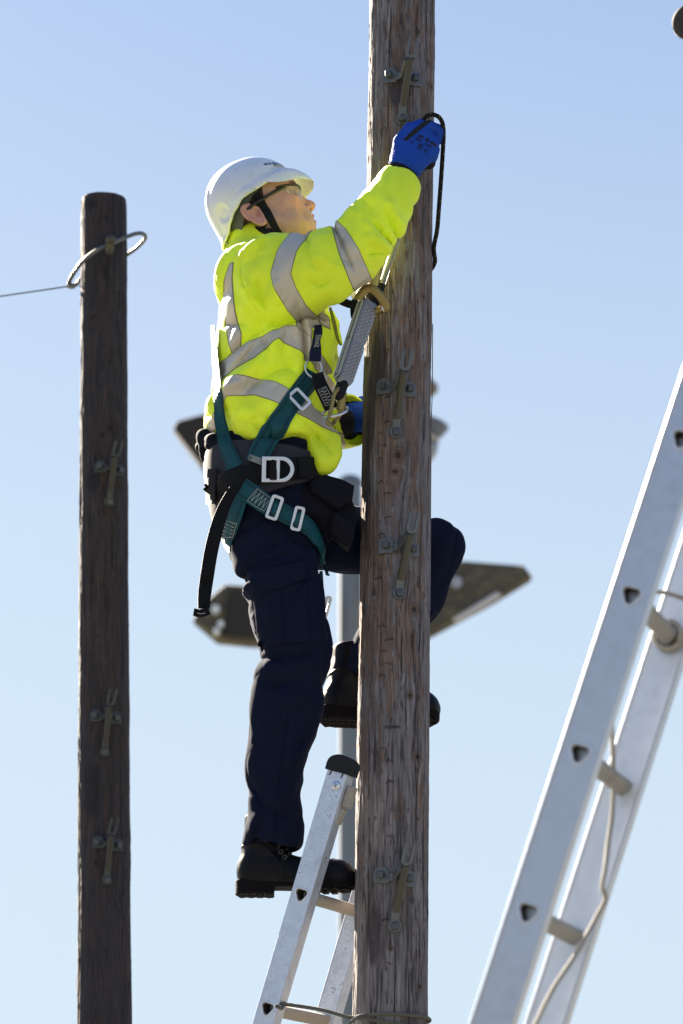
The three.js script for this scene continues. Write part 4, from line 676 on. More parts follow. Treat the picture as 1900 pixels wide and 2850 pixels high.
{
  const along = (a, b) => { const d = b.clone().sub(a).normalize(); return p => (p.x - a.x) * d.x + (p.y - a.y) * d.y + (p.z - a.z) * d.z; };
  const polyX = (pts) => (py) => { let i = 0; while (i < pts.length - 2 && pts[i + 1][0] < py) i++; const t = (py - pts[i][0]) / (pts[i + 1][0] - pts[i][0]); return lerp(pts[i][1], pts[i + 1][1], clamp(t, -0.6, 1.6)); };
  const upT = polyX([[640, 988], [702, 966], [777, 940], [801, 922], [845, 934], [900, 990], [940, 1030]]), upB = polyX([[620, 1056], [640, 1046], [710, 1020], [777, 966], [801, 980], [845, 996], [900, 1050], [940, 1075]]);
  const loT = polyX([[560, 1170], [600, 1140], [640, 1066], [663, 1066], [722, 1073], [773, 1086], [845, 1122], [910, 1140]]), loB = polyX([[560, 1205], [600, 1178], [630, 1118], [639, 1118], [710, 1122], [777, 1146], [837, 1170], [915, 1195]]);
  // hoops are cut at their heights on the body: height depends on x only
  const hY = (fn, p) => { const q = pix(V(p.x, p.y, 0.12)); return [q[0], q[1], fn(q[0])]; };
  const isArm = p => nearArm(p.x, p.y, p.z) < torso(p.x, p.y, p.z) - 0.002 || farArm(p.x, p.y, p.z) < torso(p.x, p.y, p.z) - 0.03;
  const bandX = (fl, fr, y0, y1) => p => { const [x, y] = pix(V(p.x, p.y, 0.15)); if (p.z < -0.02) return 0.05; const l = fl(y), r = fr(y); return Math.max(l - x, x - r, y0 - y, y - y1) / 1200; };
  const band = (ft, fb) => p => { if (isArm(p)) return 0.05; const [x, y] = pix(V(p.x, p.y, 0.12)); return Math.max(ft(x) - y, y - fb(x)) / 1200; };
  const a1 = P(735, 768, 0.16), b1 = P(905, 745, 0.19), s1 = along(a1, b1), c1 = s1(P(838, 764, 0.175)), hw = 0.024;
  const armBand1 = p => { if (nearArm(p.x, p.y, p.z) > 0.03 || p.z < -0.02) return 0.05; const q = pix(p), w = polyX([[640, 20], [700, -18], [762, -38], [800, -30], [885, 0]])(q[1]); return Math.abs(s1(p) - c1 - px(0, 760, 0.17, w) ) - hw; };
  const a2 = P(905, 745, 0.19), b2 = P(1001, 667, 0.195), s2 = along(P(930, 740, 0.19), P(1010, 668, 0.195)), c2 = s2(P(970, 712, 0.195));
  const armBand2 = p => { if (nearArm(p.x, p.y, p.z) > 0.03) return 0.05; const [x, y] = pix(p); if (x < 900 || x > 1060 || y > 830) return 0.05; const l = polyX([[600, 915], [627, 921], [700, 940], [787, 974], [810, 985]])(y), r = polyX([[600, 928], [612, 935], [636, 962], [692, 998], [748, 1022], [790, 1040]])(y); return Math.max(l - x, x - r) / 1200; };
  const back = bandX(polyX([[740, 640], [786, 622], [841, 618], [948, 634], [990, 648]]), polyX([[740, 652], [786, 648], [841, 652], [873, 656], [936, 673], [985, 668]]), 742, 985);
  const front = bandX(polyX([[860, 843], [1000, 845]]), polyX([[860, 880], [890, 872], [1000, 862]]), 862, 1000);
  const frontB = bandX(polyX([[850, 884], [905, 889]]), polyX([[850, 916], [905, 919]]), 852, 896);
  const noArm = f => p => isArm(p) ? 0.05 : f(p);
  const all = p => Math.min(band(upT, upB)(p), band(loT, loB)(p), armBand1(p), armBand2(p), back(p), noArm(front)(p), noArm(frontB)(p));
  const [strips, cloth] = splitMesh(jacketG, all);
  const J = part(person, 'jacket', cloth, hivis);
  // each reflective strip on its own: separate by nearest band
  const bands = [['reflective_strip', armBand1], ['reflective_strip', armBand2], ['reflective_strip', band(upT, upB)], ['reflective_strip', band(loT, loB)], ['reflective_strip', back], ['reflective_strip', noArm(front)], ['reflective_strip', noArm(frontB)]];
  let rest = strips; for (const [nm, f] of bands) { const [inn, out] = splitMesh(rest, f); for (const pc of inn.index.count ? pieces(inn) : []) { const [core, hem] = splitMesh(pc, p => f(p) + 0.0020); for (const [i, c] of pieces(core).entries()) { const st = part(J, nm, thicken(c, 0.0013), tape); if (!i) for (const e of pieces(hem)) part(st, 'stitched_edge', thicken(e, 0.0008), tapeEdge); } } rest = out; if (!rest.index.count) break; }
  // dark lining inside the open front and the far cuff
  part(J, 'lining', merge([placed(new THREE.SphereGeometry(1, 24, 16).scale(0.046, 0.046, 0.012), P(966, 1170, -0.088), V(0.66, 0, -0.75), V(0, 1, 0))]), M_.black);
  // zip edge of the open front
  part(J, 'zip', webbing([[918, 856, 4, 0.075], [930, 900, 5, 0.078], [940, 945, 4, 0.08], [949, 962, 2, 0.08]], null, 0, 0.003, { n: 20 }), std({ color: rgb(0.16, 0.17, 0.02), roughness: 0.7 }));
}
// ---- trousers
const hips = loft([[1225, 585, 905, 0, 0.145], [1300, 582, 892, 0, 0.15], [1360, 588, 893, 0, 0.155], [1440, 604, 893, 0, 0.158], [1500, 624, 888, 0, 0.155], [1560, 650, 880, 0, 0.14], [1590, 668, 860, 0, 0.12]], 2.3);
const leg = loft([[1470, 622, 888, 0.07, 0.085], [1530, 645, 888, 0.07, 0.09], [1572, 654, 889, 0.07, 0.092], [1614, 669, 892, 0.07, 0.092], [1658, 680, 897, 0.068, 0.092], [1716, 696, 909, 0.065, 0.092], [1754, 704, 915, 0.062, 0.092], [1793, 712, 922, 0.06, 0.09], [1840, 712, 921, 0.056, 0.088], [1894, 706, 913, 0.05, 0.085], [1966, 699, 900, 0.045, 0.082], [2052, 694, 876, 0.038, 0.078], [2089, 691, 857, 0.034, 0.076], [2124, 688, 850, 0.03, 0.073], [2170, 689, 840, 0.024, 0.068], [2200, 693, 832, 0.02, 0.066], [2235, 690, 835, 0.014, 0.067], [2267, 683, 841, 0.008, 0.068], [2310, 673, 846, 0.002, 0.069], [2340, 671, 845, -0.002, 0.069], [2364, 671, 844, -0.004, 0.069]], 2.15);
const thigh2 = chain([A_(785, 1460, -0.075, 104), A_(950, 1500, -0.125, 95), A_(1110, 1522, -0.18, 88), A_(1203, 1524, -0.20, 82)], 0.02), shin2 = chain([A_(1203, 1526, -0.20, 82), A_(1140, 1672, -0.205, 88), A_(1060, 1790, -0.20, 74), A_(1000, 1868, -0.20, 50)], 0.03);
const tCrease = creases([
  [[[655, 1585], [690, 1570], [760, 1545], [820, 1530]], 0.011, 0.008], [[[650, 1560], [700, 1540], [760, 1515]], 0.014, -0.009], [[[660, 1600], [676, 1598], [690, 1590]], 0.009, 0.012], [[[664, 1620], [680, 1612], [700, 1610]], 0.010, -0.010], [[[672, 1640], [690, 1650]], 0.008, 0.010], [[[680, 1680], [694, 1720], [706, 1770]], 0.010, 0.009], [[[690, 1690], [702, 1700], [712, 1740]], 0.010, -0.008],
  [[[712, 1800], [760, 1815], [830, 1812], [900, 1790]], 0.012, 0.010], [[[716, 1838], [760, 1850], [820, 1846], [905, 1820]], 0.016, -0.009], [[[715, 1870], [770, 1890], [850, 1880]], 0.013, 0.008], [[[760, 1920], [800, 1935], [870, 1920]], 0.016, -0.006],
  [[[905, 1900], [880, 1970], [850, 2050], [800, 2130]], 0.016, -0.009], [[[880, 1960], [850, 2030], [810, 2090]], 0.014, 0.007], [[[852, 2120], [830, 2150], [780, 2200], [760, 2230]], 0.015, -0.008], [[[690, 2150], [715, 2190], [728, 2230]], 0.013, 0.010], [[[716, 2240], [700, 2270], [690, 2310]], 0.013, -0.012], [[[735, 2215], [760, 2240], [800, 2250]], 0.013, 0.008], [[[838, 2225], [820, 2260], [825, 2310]], 0.013, 0.009], [[[720, 2290], [760, 2310], [810, 2300]], 0.018, -0.008], [[[700, 2330], [705, 2300], [722, 2262]], 0.010, 0.009],
  [[[780, 1500], [740, 1520], [690, 1545]], 0.014, 0.008], [[[720, 1470], [735, 1500], [745, 1560]], 0.004, 0.003], [[[800, 1480], [840, 1500], [880, 1495]], 0.012, 0.007], [[[810, 1905], [800, 1990], [785, 2080], [772, 2180], [764, 2280], [762, 2360]], 0.0035, 0.004],
  [[[1250, 1470], [1262, 1540], [1240, 1620], [1205, 1700]], 0.016, 0.008], [[[1205, 1460], [1235, 1540], [1215, 1640]], 0.018, -0.008], [[[880, 1540], [940, 1575], [1000, 1580]], 0.014, 0.008],
]);
const tw = (X_, Y_, z) => { const a = 0.7 * (n3(X_ * 5, Y_ * 5 + 7, z * 5) - 0.5), wp = 0.07 * (n3(X_ * 5, Y_ * 5 + 3, z * 5) - 0.5), x = (X_ * 0.36 + Y_ * 0.93) * 0.5, y = (-X_ * 0.93 + Y_ * 0.36 + wp) * 1.1; const r1 = ridge(x * 8 + y * 3 + a, y * 6 - x * 4 + a, z * 7 + 31), r2 = ridge(x * 17 + y * 9, y * 12 - x * 9 + a * 2, z * 14), r3 = ridge(x * 34 - y * 14, y * 26 + x * 18, z * 28); return 0.011 * (r1 * r1 - 0.45) + 0.009 * (r2 * r2 * r2 - 0.3) + 0.0024 * (r3 * r3 * r3 - 0.3) + 0.001 * (n3(x * 45, y * 45, z * 45) - 0.5); };
const hemHollow = capsule(P(757, 2345, 0), P(757, 2420, -0.01), px(757, 2360, 0, 70), px(757, 2400, 0, 76));
const hemFar = P(992, 1885, -0.2), hemFarN = V(-0.5, -0.86, 0).normalize();
const trousersBase = (x, y, z) => smin(smin(hips(x, y, z), leg(x, y, z), 0.03), smin(thigh2(x, y, z), shin2(x, y, z), 0.02), 0.035);
const trousersF = (x, y, z) => {
  let d = trousersBase(x, y, z); if (d > 0.05 || d < -0.06) return d; d += tw(x, y, z) + tCrease(x, y, z);
  d = smax(d, -hemHollow(x, y, z), 0.004); const c = (x - hemFar.x) * hemFarN.x + (y - hemFar.y) * hemFarN.y; if (z < -0.1) d = smax(d, c, 0.006);
  return d;
};
const navyTex = dataTex(128, 128, (i, j, o) => { const k = 0.85 + 0.3 * h2(i, j) + (((i + j) & 3) === 0 ? 0.12 : 0); o[0] = o[1] = o[2] = k * 0.8; }); navyTex.repeat.set(20, 20);
const navy = phy({ color: rgb(0.0078, 0.0108, 0.0250), roughness: 0.92, specularIntensity: 0.06, sheen: 0.9, sheenRoughness: 0.45, sheenColor: rgb(0.075, 0.08, 0.10) });
const blackCloth = phy({ color: rgb(0.009, 0.009, 0.013), roughness: 0.85, specularIntensity: 0.12, sheen: 0.6, sheenRoughness: 0.5, sheenColor: rgb(0.06, 0.06, 0.07) });
const T = part(person, 'trousers', poly(trousersF, 565, 1200, 1310, 2385, -0.32, 0.2, 0.0050), navy);
// patches draped on a garment: polygon in photo pixels, thick, edges closed
function drape(poly, field, th, nu = 26, nv = 26, off = 0.001) {
  // poly: four corner curves given as quad [tl, tr, br, bl]
  const [a, b, c, d] = poly, C = [], pos = [], uv = [], idx = [];
  for (let j = 0; j <= nv; j++) for (let i = 0; i <= nu; i++) { const s = i / nu, t = j / nv, x = lerp(lerp(a[0], b[0], s), lerp(d[0], c[0], s), t), y = lerp(lerp(a[1], b[1], s), lerp(d[1], c[1], s), t); C.push([x, y, hit(field, x, y)]); }
  const zs = C.map(q => q[2]).filter(q => q !== null).sort((m, n) => m - n), zm = zs[zs.length >> 1] ?? 0.1; for (const q of C) if (q[2] === null || q[2] < zm - 0.09) q[2] = null;
  const w = nu + 1; for (let it = 0; it < 60; it++) for (let k = 0; k < C.length; k++) if (C[k][2] === null) { const nb = [k - 1, k + 1, k - w, k + w].map(q => C[q] && C[q][2]).filter(q => q !== null && q !== undefined); if (nb.length) C[k][2] = nb.reduce((m, n) => m + n) / nb.length; }
  for (const lay of [1, 0]) for (let k = 0; k < C.length; k++) { const i = k % w, j = (k / w) | 0, e = (i === 0 || j === 0 || i === nu || j === nv) ? 0.6 : 1; const p = P(C[k][0], C[k][1], C[k][2] + (lay ? off + th * e : -0.003)); pos.push(p.x, p.y, p.z); uv.push(p.x, p.y); }
  const N = C.length; for (let j = 0; j < nv; j++) for (let i = 0; i < nu; i++) { const q = j * w + i; idx.push(q, q + w, q + 1, q + 1, q + w, q + w + 1); }
  const rim = []; for (let i = 0; i <= nu; i++) rim.push(i); for (let j = 1; j <= nv; j++) rim.push(j * w + nu); for (let i = nu - 1; i >= 0; i--) rim.push(nv * w + i); for (let j = nv - 1; j > 0; j--) rim.push(j * w);
  for (let k = 0; k < rim.length; k++) { const A = rim[k], B = rim[(k + 1) % rim.length]; idx.push(A, B, N + A, N + A, B, N + B); }
  let g = new THREE.BufferGeometry(); g.setAttribute('position', new THREE.Float32BufferAttribute(pos, 3)); g.setAttribute('uv', new THREE.Float32BufferAttribute(uv, 2)); g.setIndex(idx); g.computeVertexNormals(); return g;
}
{
  const pk = part(T, 'cargo_pocket', drape([[702, 1650], [852, 1615], [866, 1786], [718, 1800]], trousersF, 0.006), navy);
  part(T, 'pocket_flap', drape([[686, 1592], [846, 1558], [856, 1612], [700, 1664]], trousersF, 0.011, 26, 14), navy);
  part(T, 'pocket_pleat', drape([[752, 1640], [781, 1634], [790, 1788], [764, 1792]], trousersF, 0.010, 8, 22), navy);
}
// ---- boots
const leather = phy({ color: rgb(0.006, 0.006, 0.008), roughness: 0.4, specularIntensity: 0.2 }), sole = phy({ color: rgb(0.007, 0.006, 0.006), roughness: 0.75, specularIntensity: 0.12 });
function boot(name, o, X, Y, k, label) {          // local frame: x towards the toe, y up, z across; length unit 1 = 333 photo pixels' worth (k metres)
  const b = sub(person, name, label), f = (p0, p1, r0, r1) => capsule(V(...p0), V(...p1), r0, r1), s = 1;
  const parts = [f([0.24, 0.58, 0], [0.22, 0.36, 0], 0.18, 0.165), f([0.22, 0.36, 0], [0.19, 0.24, 0], 0.163, 0.152), f([0.17, 0.20, 0], [0.30, 0.17, 0], 0.135, 0.14), f([0.145, 0.13, 0], [0.5, 0.12, 0], 0.145, 0.125), f([0.5, 0.12, 0], [0.85, 0.115, 0], 0.13, 0.135), f([0.30, 0.19, 0], [0.60, 0.12, 0], 0.138, 0.10), f([0.60, 0.125, 0.0], [0.85, 0.105, 0.02], 0.125, 0.115), f([0.80, 0.10, 0.03], [0.88, 0.10, -0.03], 0.095, 0.095)];
  const up = (x, y, z) => { let d = 9; for (const p of parts) d = smin(d, p(x, y, z * 0.92), 0.06); d = smax(d, -y + 0.03, 0.02); d = smax(d, y - 0.62, 0.02); d += 0.004 * (ridge(x * 9, y * 9, z * 9) - 0.5) + 0.006 * (ridge(x * 16 + y * 20, y * 9, z * 4) - 0.5) * sstep(0.3, 0.45, x) * (1 - sstep(0.6, 0.75, x)); 
    const q = Math.abs(Math.hypot(x - 0.10, (y - 0.02) * 0.9) - 0.30); d -= 0.006 * sstep(0.012, 0.004, q) * (x < 0.42 ? 1 : 0); const q2 = Math.abs(Math.hypot(x - 0.92, y - 0.02) - 0.26); d -= 0.004 * sstep(0.010, 0.003, q2); return d; };
  const tf = g => placed(g.scale(k, k, k), o, X, Y);
  part(b, 'upper', tf(polygonize(up, V(-0.06, 0, -0.24), V(1.02, 0.68, 0.24), 0.0125)), leather);
  const outline = (e) => { const S = new THREE.Shape(); S.moveTo(0.0 - e, 0); S.bezierCurveTo(0 - e, 0.14 + e, 0.16, 0.13 + e, 0.32, 0.11 + e); S.bezierCurveTo(0.48, 0.10 + e, 0.56, 0.16 + e, 0.74, 0.165 + e); S.bezierCurveTo(0.93, 0.165 + e, 0.985 + e, 0.08, 0.985 + e, 0); S.bezierCurveTo(0.985 + e, -0.09, 0.92, -0.155 - e, 0.74, -0.155 - e); S.bezierCurveTo(0.56, -0.15 - e, 0.48, -0.10 - e, 0.32, -0.11 - e); S.bezierCurveTo(0.16, -0.13 - e, 0 - e, -0.14 - e, 0 - e, 0); return S; };
  const ext = (S, y0, h) => { const g = new THREE.ExtrudeGeometry(S, { depth: h, bevelEnabled: true, bevelSize: 0.008, bevelThickness: 0.008, bevelSegments: 2, curveSegments: 20 }); g.rotateX(-Math.PI / 2); g.translate(0, y0, 0); return g; };
  const sg = [ext(outline(0), 0.012, 0.05)];
  const heel = new THREE.Shape(); heel.moveTo(0.0, 0); heel.bezierCurveTo(0, 0.135, 0.14, 0.125, 0.31, 0.112); heel.lineTo(0.31, -0.112); heel.bezierCurveTo(0.14, -0.125, 0, -0.135, 0, 0); sg.push(ext(heel, -0.045, 0.05));
  const lug = (x, z, w, d, rot) => { const g = new THREE.BoxGeometry(w, 0.03, d); g.rotateY(rot); g.translate(x, 0.0 - (x < 0.33 ? 0.045 : 0), z); return g; };
  for (let i = 0; i < 6; i++) for (const q of [-1, 1]) { const x = 0.52 + i * 0.075; sg.push(lug(x, q * (0.125 - (i > 4 ? 0.05 : 0)), 0.045, 0.07, q * 0.3)); sg.push(lug(x + 0.03, q * 0.045, 0.05, 0.06, -q * 0.5)); }
  for (let i = 0; i < 4; i++) for (const q of [-1, 0, 1]) sg.push(lug(0.05 + i * 0.075, q * 0.075, 0.045, 0.05, q * 0.4 + i));
  part(b, 'sole', merge(sg.map(tf)), sole);
  for (let i = 0; i < 4; i++) { const t = i / 3, e = new THREE.TorusGeometry(0.017, 0.005, 8, 16); e.translate(0.40 - 0.10 * t, 0.245 + 0.13 * t, 0.135); part(b, 'eyelet', tf(e), M_.bolt); }
  for (let i = 0; i < 3; i++) { const t = i / 3; part(b, 'lace', tf(tube([V(0.40 - 0.1 * t, 0.245 + 0.13 * t, 0.14), V(0.45 - 0.1 * t, 0.29 + 0.13 * t, 0.06), V(0.45 - 0.1 * t, 0.31 + 0.13 * t, -0.06)], 0.011, 16, 6)), M_.black); }
  return b;
}
{
  const o = P(657, 2474, -0.005), toe = P(988, 2476, -0.012), X = toe.clone().sub(o), k = X.length() / 0.99;
  boot('boot', o, X, V(0.0, 1, -0.04), k);
  const o2 = P(892, 1992, -0.20), t2 = P(1222, 2008, -0.20), X2 = t2.clone().sub(o2); boot('boot', o2, X2, V(0.04, 1, -0.2), X2.length() / 0.99, 'raised boot behind the pole');
}
// ---- crumpled waistband and tool pouch
{
  const wb = chain([A_(572, 1222, 0.02, 26), A_(600, 1232, 0.07, 28), A_(640, 1240, 0.12, 24)], 0.015), wb2 = chain([A_(556, 1240, 0.0, 14), A_(568, 1262, 0.03, 14), A_(578, 1285, 0.04, 8)], 0.012), wb3 = chain([A_(572, 1222, 0.02, 26), A_(585, 1225, -0.06, 28), A_(620, 1230, -0.12, 24)], 0.015);
  const f = (x, y, z) => { let d = smin(smin(wb(x, y, z), wb3(x, y, z), 0.01), wb2(x, y, z), 0.012); return d + 0.008 * (ridge(x * 34 + y * 20, y * 26, z * 26) - 0.5); };
  part(person, 'rolled_waistband', poly(f, 525, 1180, 690, 1310, -0.2, 0.2, 0.005), blackCloth);
  const slabF = (list, flat, zc) => chain(list, 0.02, flat, zc);
  const cr = creases([[[[850, 1400], [900, 1440], [950, 1500]], 0.012, 0.008], [[[880, 1385], [940, 1420], [975, 1480]], 0.012, -0.008], [[[830, 1420], [870, 1480], [920, 1500]], 0.014, -0.008]]);
  const pq = (poly, zc, th, seed) => { const w = poly.map(([x, y]) => P(x, y, zc)); return (x, y, z) => { let d = 1e9, ins = false; for (let i = 0, j = w.length - 1; i < w.length; j = i++) { const a = w[j], b = w[i], ex = b.x - a.x, ey = b.y - a.y; let t = ((x - a.x) * ex + (y - a.y) * ey) / (ex * ex + ey * ey); t = clamp(t, 0, 1); d = Math.min(d, Math.hypot(x - a.x - ex * t, y - a.y - ey * t)); if ((a.y > y) !== (b.y > y) && x < ex * (y - a.y) / ey + a.x) ins = !ins; } const sd = (ins ? -d : d), zz = zc + 0.02 * (n3(x * 9, y * 9, seed) - 0.5) + 0.35 * (x - w[0].x) * -0.35; return smax(sd, Math.abs(z - zz) - th + 0.004 * (ridge(x * 22, y * 16, seed) - 0.5), 0.010) + cr(x, y, z); }; };
  const body = pq([[800, 1385], [870, 1342], [905, 1328], [972, 1372], [992, 1420], [984, 1480], [968, 1526], [938, 1506], [912, 1502], [880, 1466], [838, 1428]], 0.10, 0.022, 3), fl = pq([[858, 1345], [905, 1322], [950, 1334], [986, 1350], [980, 1392], [942, 1418], [905, 1396], [862, 1372]], 0.118, 0.012, 8), low = pq([[905, 1470], [935, 1440], [975, 1450], [985, 1482], [968, 1526], [915, 1503]], 0.112, 0.012, 5);
  const pouch = part(person, 'tool_pouch', poly((x, y, z) => Math.min(body(x, y, z), low(x, y, z)), 780, 1310, 1010, 1550, 0.02, 0.18, 0.0045), blackCloth);
  part(pouch, 'pouch_flap', poly(fl, 840, 1300, 1010, 1440, 0.05, 0.18, 0.0045), blackCloth);
}
// ---- harness
const webTex = (base, stitch, edge) => { const t = dataTex(128, 256, (i, j, o) => { const u = i / 128, v = j / 256; const rib = 0.78 + 0.22 * Math.cos(u * 6.2832 * 8); let k = rib * (0.93 + 0.14 * h2(i, j)); for (let c = 0; c < 3; c++) o[c] = base[c] * k; for (const e of edge) if (Math.abs(v - e) < 0.03 && (u * 4 % 1) < 0.62) for (let c = 0; c < 3; c++) o[c] = stitch[c]; }); return t; };
function webMat(base, stitch, w, edge, rough = 0.7) { const map = webTex(base, stitch, edge); map.repeat.set(1 / 0.020, 1 / w); map.offset.set(0, 0.5); const b = dataTex(64, 8, (i, j, o) => { o[0] = o[1] = o[2] = 0.5 + 0.5 * Math.cos(i / 64 * 6.2832 * 8); }, false); b.repeat.set(1 / 0.020, 1); return phy({ map, bumpMap: b, bumpScale: 0.0007, roughness: rough, specularIntensity: 0.35, sheen: 0.3, sheenRoughness: 0.5, sheenColor: rgb(base[0] + 0.05, base[1] + 0.05, base[2] + 0.05) }); }
const teal = webMat([0.011, 0.085, 0.105], [0.004, 0.02, 0.025], 0.044, [0.12, 0.2, 0.8, 0.88], 0.5), blackWeb = webMat([0.006, 0.006, 0.008], [0.006, 0.006, 0.007], 0.045, [], 0.7), navyWeb = webMat([0.010, 0.016, 0.045], [0.01, 0.02, 0.05], 0.044, [0.12, 0.88], 0.65);
const thread = std({ color: rgb(0.38, 0.36, 0.32), roughness: 0.8 });
const buckleM = std({ color: rgb(0.58, 0.59, 0.61), metalness: 0.7, roughness: 0.42 });
const bodyF = (x, y, z) => { const d = Math.min(jacketF(x, y, z), trousersF(x, y, z)); return y < PADY ? Math.min(d, hips(x, y, z) - 0.016) : d; };
const PADY = P(620, 1243, 0.1).y;
const H = sub(person, 'harness');
{
  // waist pad behind the belt: the hip form blown up and cut by two slanting lines
  const cut = (x, y) => { const q = pix(V(x, y, 0.1)); const top = q[0] < 660 ? 1240 : 1240 + (q[0] - 660) * 0.1, bot = q[0] < 590 ? 1462 : q[0] < 770 ? lerp(1462, 1384, (q[0] - 590) / 180) : lerp(1384, 1342, (q[0] - 770) / 105); return Math.max(top - q[1], q[1] - bot, q[0] - 885) / 1200; };
  const padF = (x, y, z) => { const d = hips(x, y, z); return smax(smax(d - 0.014, -(d - 0.001), 0.004), cut(x, y), 0.006); };
  part(H, 'waist_pad', poly(padF, 550, 1220, 920, 1490, -0.2, 0.2, 0.0048), phy({ color: rgb(0.026, 0.026, 0.033), roughness: 0.75, specularIntensity: 0.35 }));
  const onPad = (x, y, z) => Math.min(hips(x, y, z) - 0.014, trousersF(x, y, z));
  const belt = webbing([[574, 1372, 24], [600, 1358, 25], [650, 1335, 27], [700, 1322, 29], [750, 1312, 31], [820, 1306, 31], [868, 1305, 29], [905, 1308, 26]], onPad, 0.004, 0.003, { n: 70 });
  part(H, 'waist_belt', belt, blackWeb);
  const keep = webbing([[600, 1306, 15], [597, 1345, 14], [598, 1402, 12]], onPad, 0.009, 0.003, { n: 24 }); part(H, 'belt_keeper', keep, blackWeb);
  part(H, 'belt_keeper', webbing([[842, 1276, 20], [845, 1305, 20], [842, 1335, 19]], onPad, 0.009, 0.003, { n: 24 }), blackWeb);
  const onBelt = (x, y, z) => onPad(x, y, z) - 0.009;
  // twisted free end hanging down from the belt
  const zt = hit(onBelt, 640, 1350) ?? 0.14;
  const tail = webbing([[735, 1322, 25, zt + 0.012], [690, 1335, 22, zt + 0.014], [655, 1356, 13, zt + 0.016], [634, 1388, 15, zt + 0.018], [612, 1440, 18, zt + 0.02], [590, 1520, 19, zt + 0.02], [576, 1600, 19, zt + 0.016], [568, 1660, 18, zt + 0.012], [566, 1694, 16, zt + 0.01]], null, 0, 0.0032, { n: 90, tilt: 0.004 });
  const tl = part(H, 'belt_tail', tail, blackWeb); part(tl, 'folded_end', webbing([[582, 1700, 11, zt + 0.014], [560, 1708, 11, zt + 0.013], [538, 1704, 10, zt + 0.01]], null, 0, 0.006, { n: 10 }), blackWeb);
  part(tl, 'stitching', threadLine([P(549, 1706, zt + 0.021), P(556, 1708, zt + 0.022), P(563, 1708, zt + 0.022), P(570, 1706, zt + 0.022)], 0.0008), thread);
  // D buckle
  const bz = hit(onBelt, 770, 1306) ?? 0.15, bc = P(752, 1308, bz + 0.010), s = px(760, 1306, bz, 1), bx = V(1, -0.02, 0.02), by = V(0.02, 1, 0.1);
  const SH = new THREE.Shape(); SH.moveTo(-22 * s, -34 * s); SH.lineTo(34 * s, -33 * s); SH.bezierCurveTo(52 * s, -32 * s, 65 * s, -14 * s, 65 * s, 2 * s); SH.bezierCurveTo(65 * s, 20 * s, 52 * s, 35 * s, 34 * s, 36 * s); SH.lineTo(-22 * s, 36 * s); SH.closePath();
  const h1 = new THREE.Path([[-13, -26], [-13, 28], [18, 28], [18, -26]].map(([x, y]) => new THREE.Vector2(x * s, y * s))), h2p = new THREE.Path(); h2p.moveTo(25 * s, -27 * s); h2p.lineTo(25 * s, 29 * s); h2p.bezierCurveTo(44 * s, 30 * s, 57 * s, 16 * s, 57 * s, 2 * s); h2p.bezierCurveTo(57 * s, -12 * s, 46 * s, -26 * s, 25 * s, -27 * s); SH.holes.push(h1, h2p);
  const dG = new THREE.ExtrudeGeometry(SH, { depth: 0.003, bevelEnabled: true, bevelSize: 0.0012, bevelThickness: 0.0014, bevelSegments: 3 });
  part(H, 'buckle', placed(dG, bc, bx, by), buckleM);
  part(H, 'belt_loop', webbing([[752, 1308, 28, bz + 0.011], [760, 1308, 28, bz + 0.014], [768, 1308, 28, bz + 0.011]], null, 0, 0.004, { n: 10 }), blackWeb);
  // diagonal teal strap from the chest ring down to the hip
  const diag = webbing([[868, 1036, 24], [845, 1072, 27], [805, 1130, 28], [765, 1190, 29], [725, 1258, 29], [712, 1290, 28]], bodyF, 0.004, 0.0028, { n: 90, smooth: 10 });
  const D1 = part(H, 'strap', diag, teal); part(D1, 'stitching', boxStitch(diag, 0.95, 1.0, 0.75, 3), thread);
  const at = (g, t) => g.userData.on(t, 0, 0.002); const a = at(diag, 0.31);
  part(H, 'buckle', buckle(a.p.clone().addScaledVector(a.n, 0.010), V(0.67, -0.74, 0), V(0.74, 0.67, 0), 0.049, 0.030, 0.0048, 0.003), buckleM);
  // strap down the back
  const back = webbing([[597, 905, 4, 0.04], [601, 960, 7, 0.065], [606, 1030, 9, 0.09], [610, 1090, 11, 0.115], [612, 1130, 13, 0.125], [616, 1180, 17, 0.125], [630, 1240, 20, 0.11], [648, 1282, 22, 0.12], [656, 1302, 23, 0.125]], bodyF, 0.003, 0.0028, { n: 90, smooth: 16, tiltF: t => -0.03 * sstep(0.75, 0.45, t) });
  part(H, 'strap', back, teal);
  // leg loops
  const onHip = (x, y, z) => Math.min(trousersF(x, y, z), onPad(x, y, z));
  const L1 = webbing([[690, 1350, 24], [668, 1385, 25], [655, 1430, 25], [642, 1480, 22], [640, 1512, 12], [646, 1536, 3]], onHip, 0.006, 0.0028, { n: 70, smooth: 10 });
  const l1 = part(H, 'leg_strap', L1, teal); part(l1, 'stitching', boxStitch(L1, 0.56, 0.78, 0.75, 4), thread);
  const L2 = webbing([[668, 1352, 26], [700, 1376, 27], [735, 1402, 26], [790, 1432, 24], [840, 1460, 22], [868, 1492, 16], [886, 1530, 9], [900, 1572, 7], [910, 1592, 3]], onHip, 0.008, 0.0028, { n: 100, smooth: 10 });
  const l2 = part(H, 'leg_strap', L2, teal); part(l2, 'stitching', boxStitch(L2, 0.13, 0.27, 0.75, 4), thread);
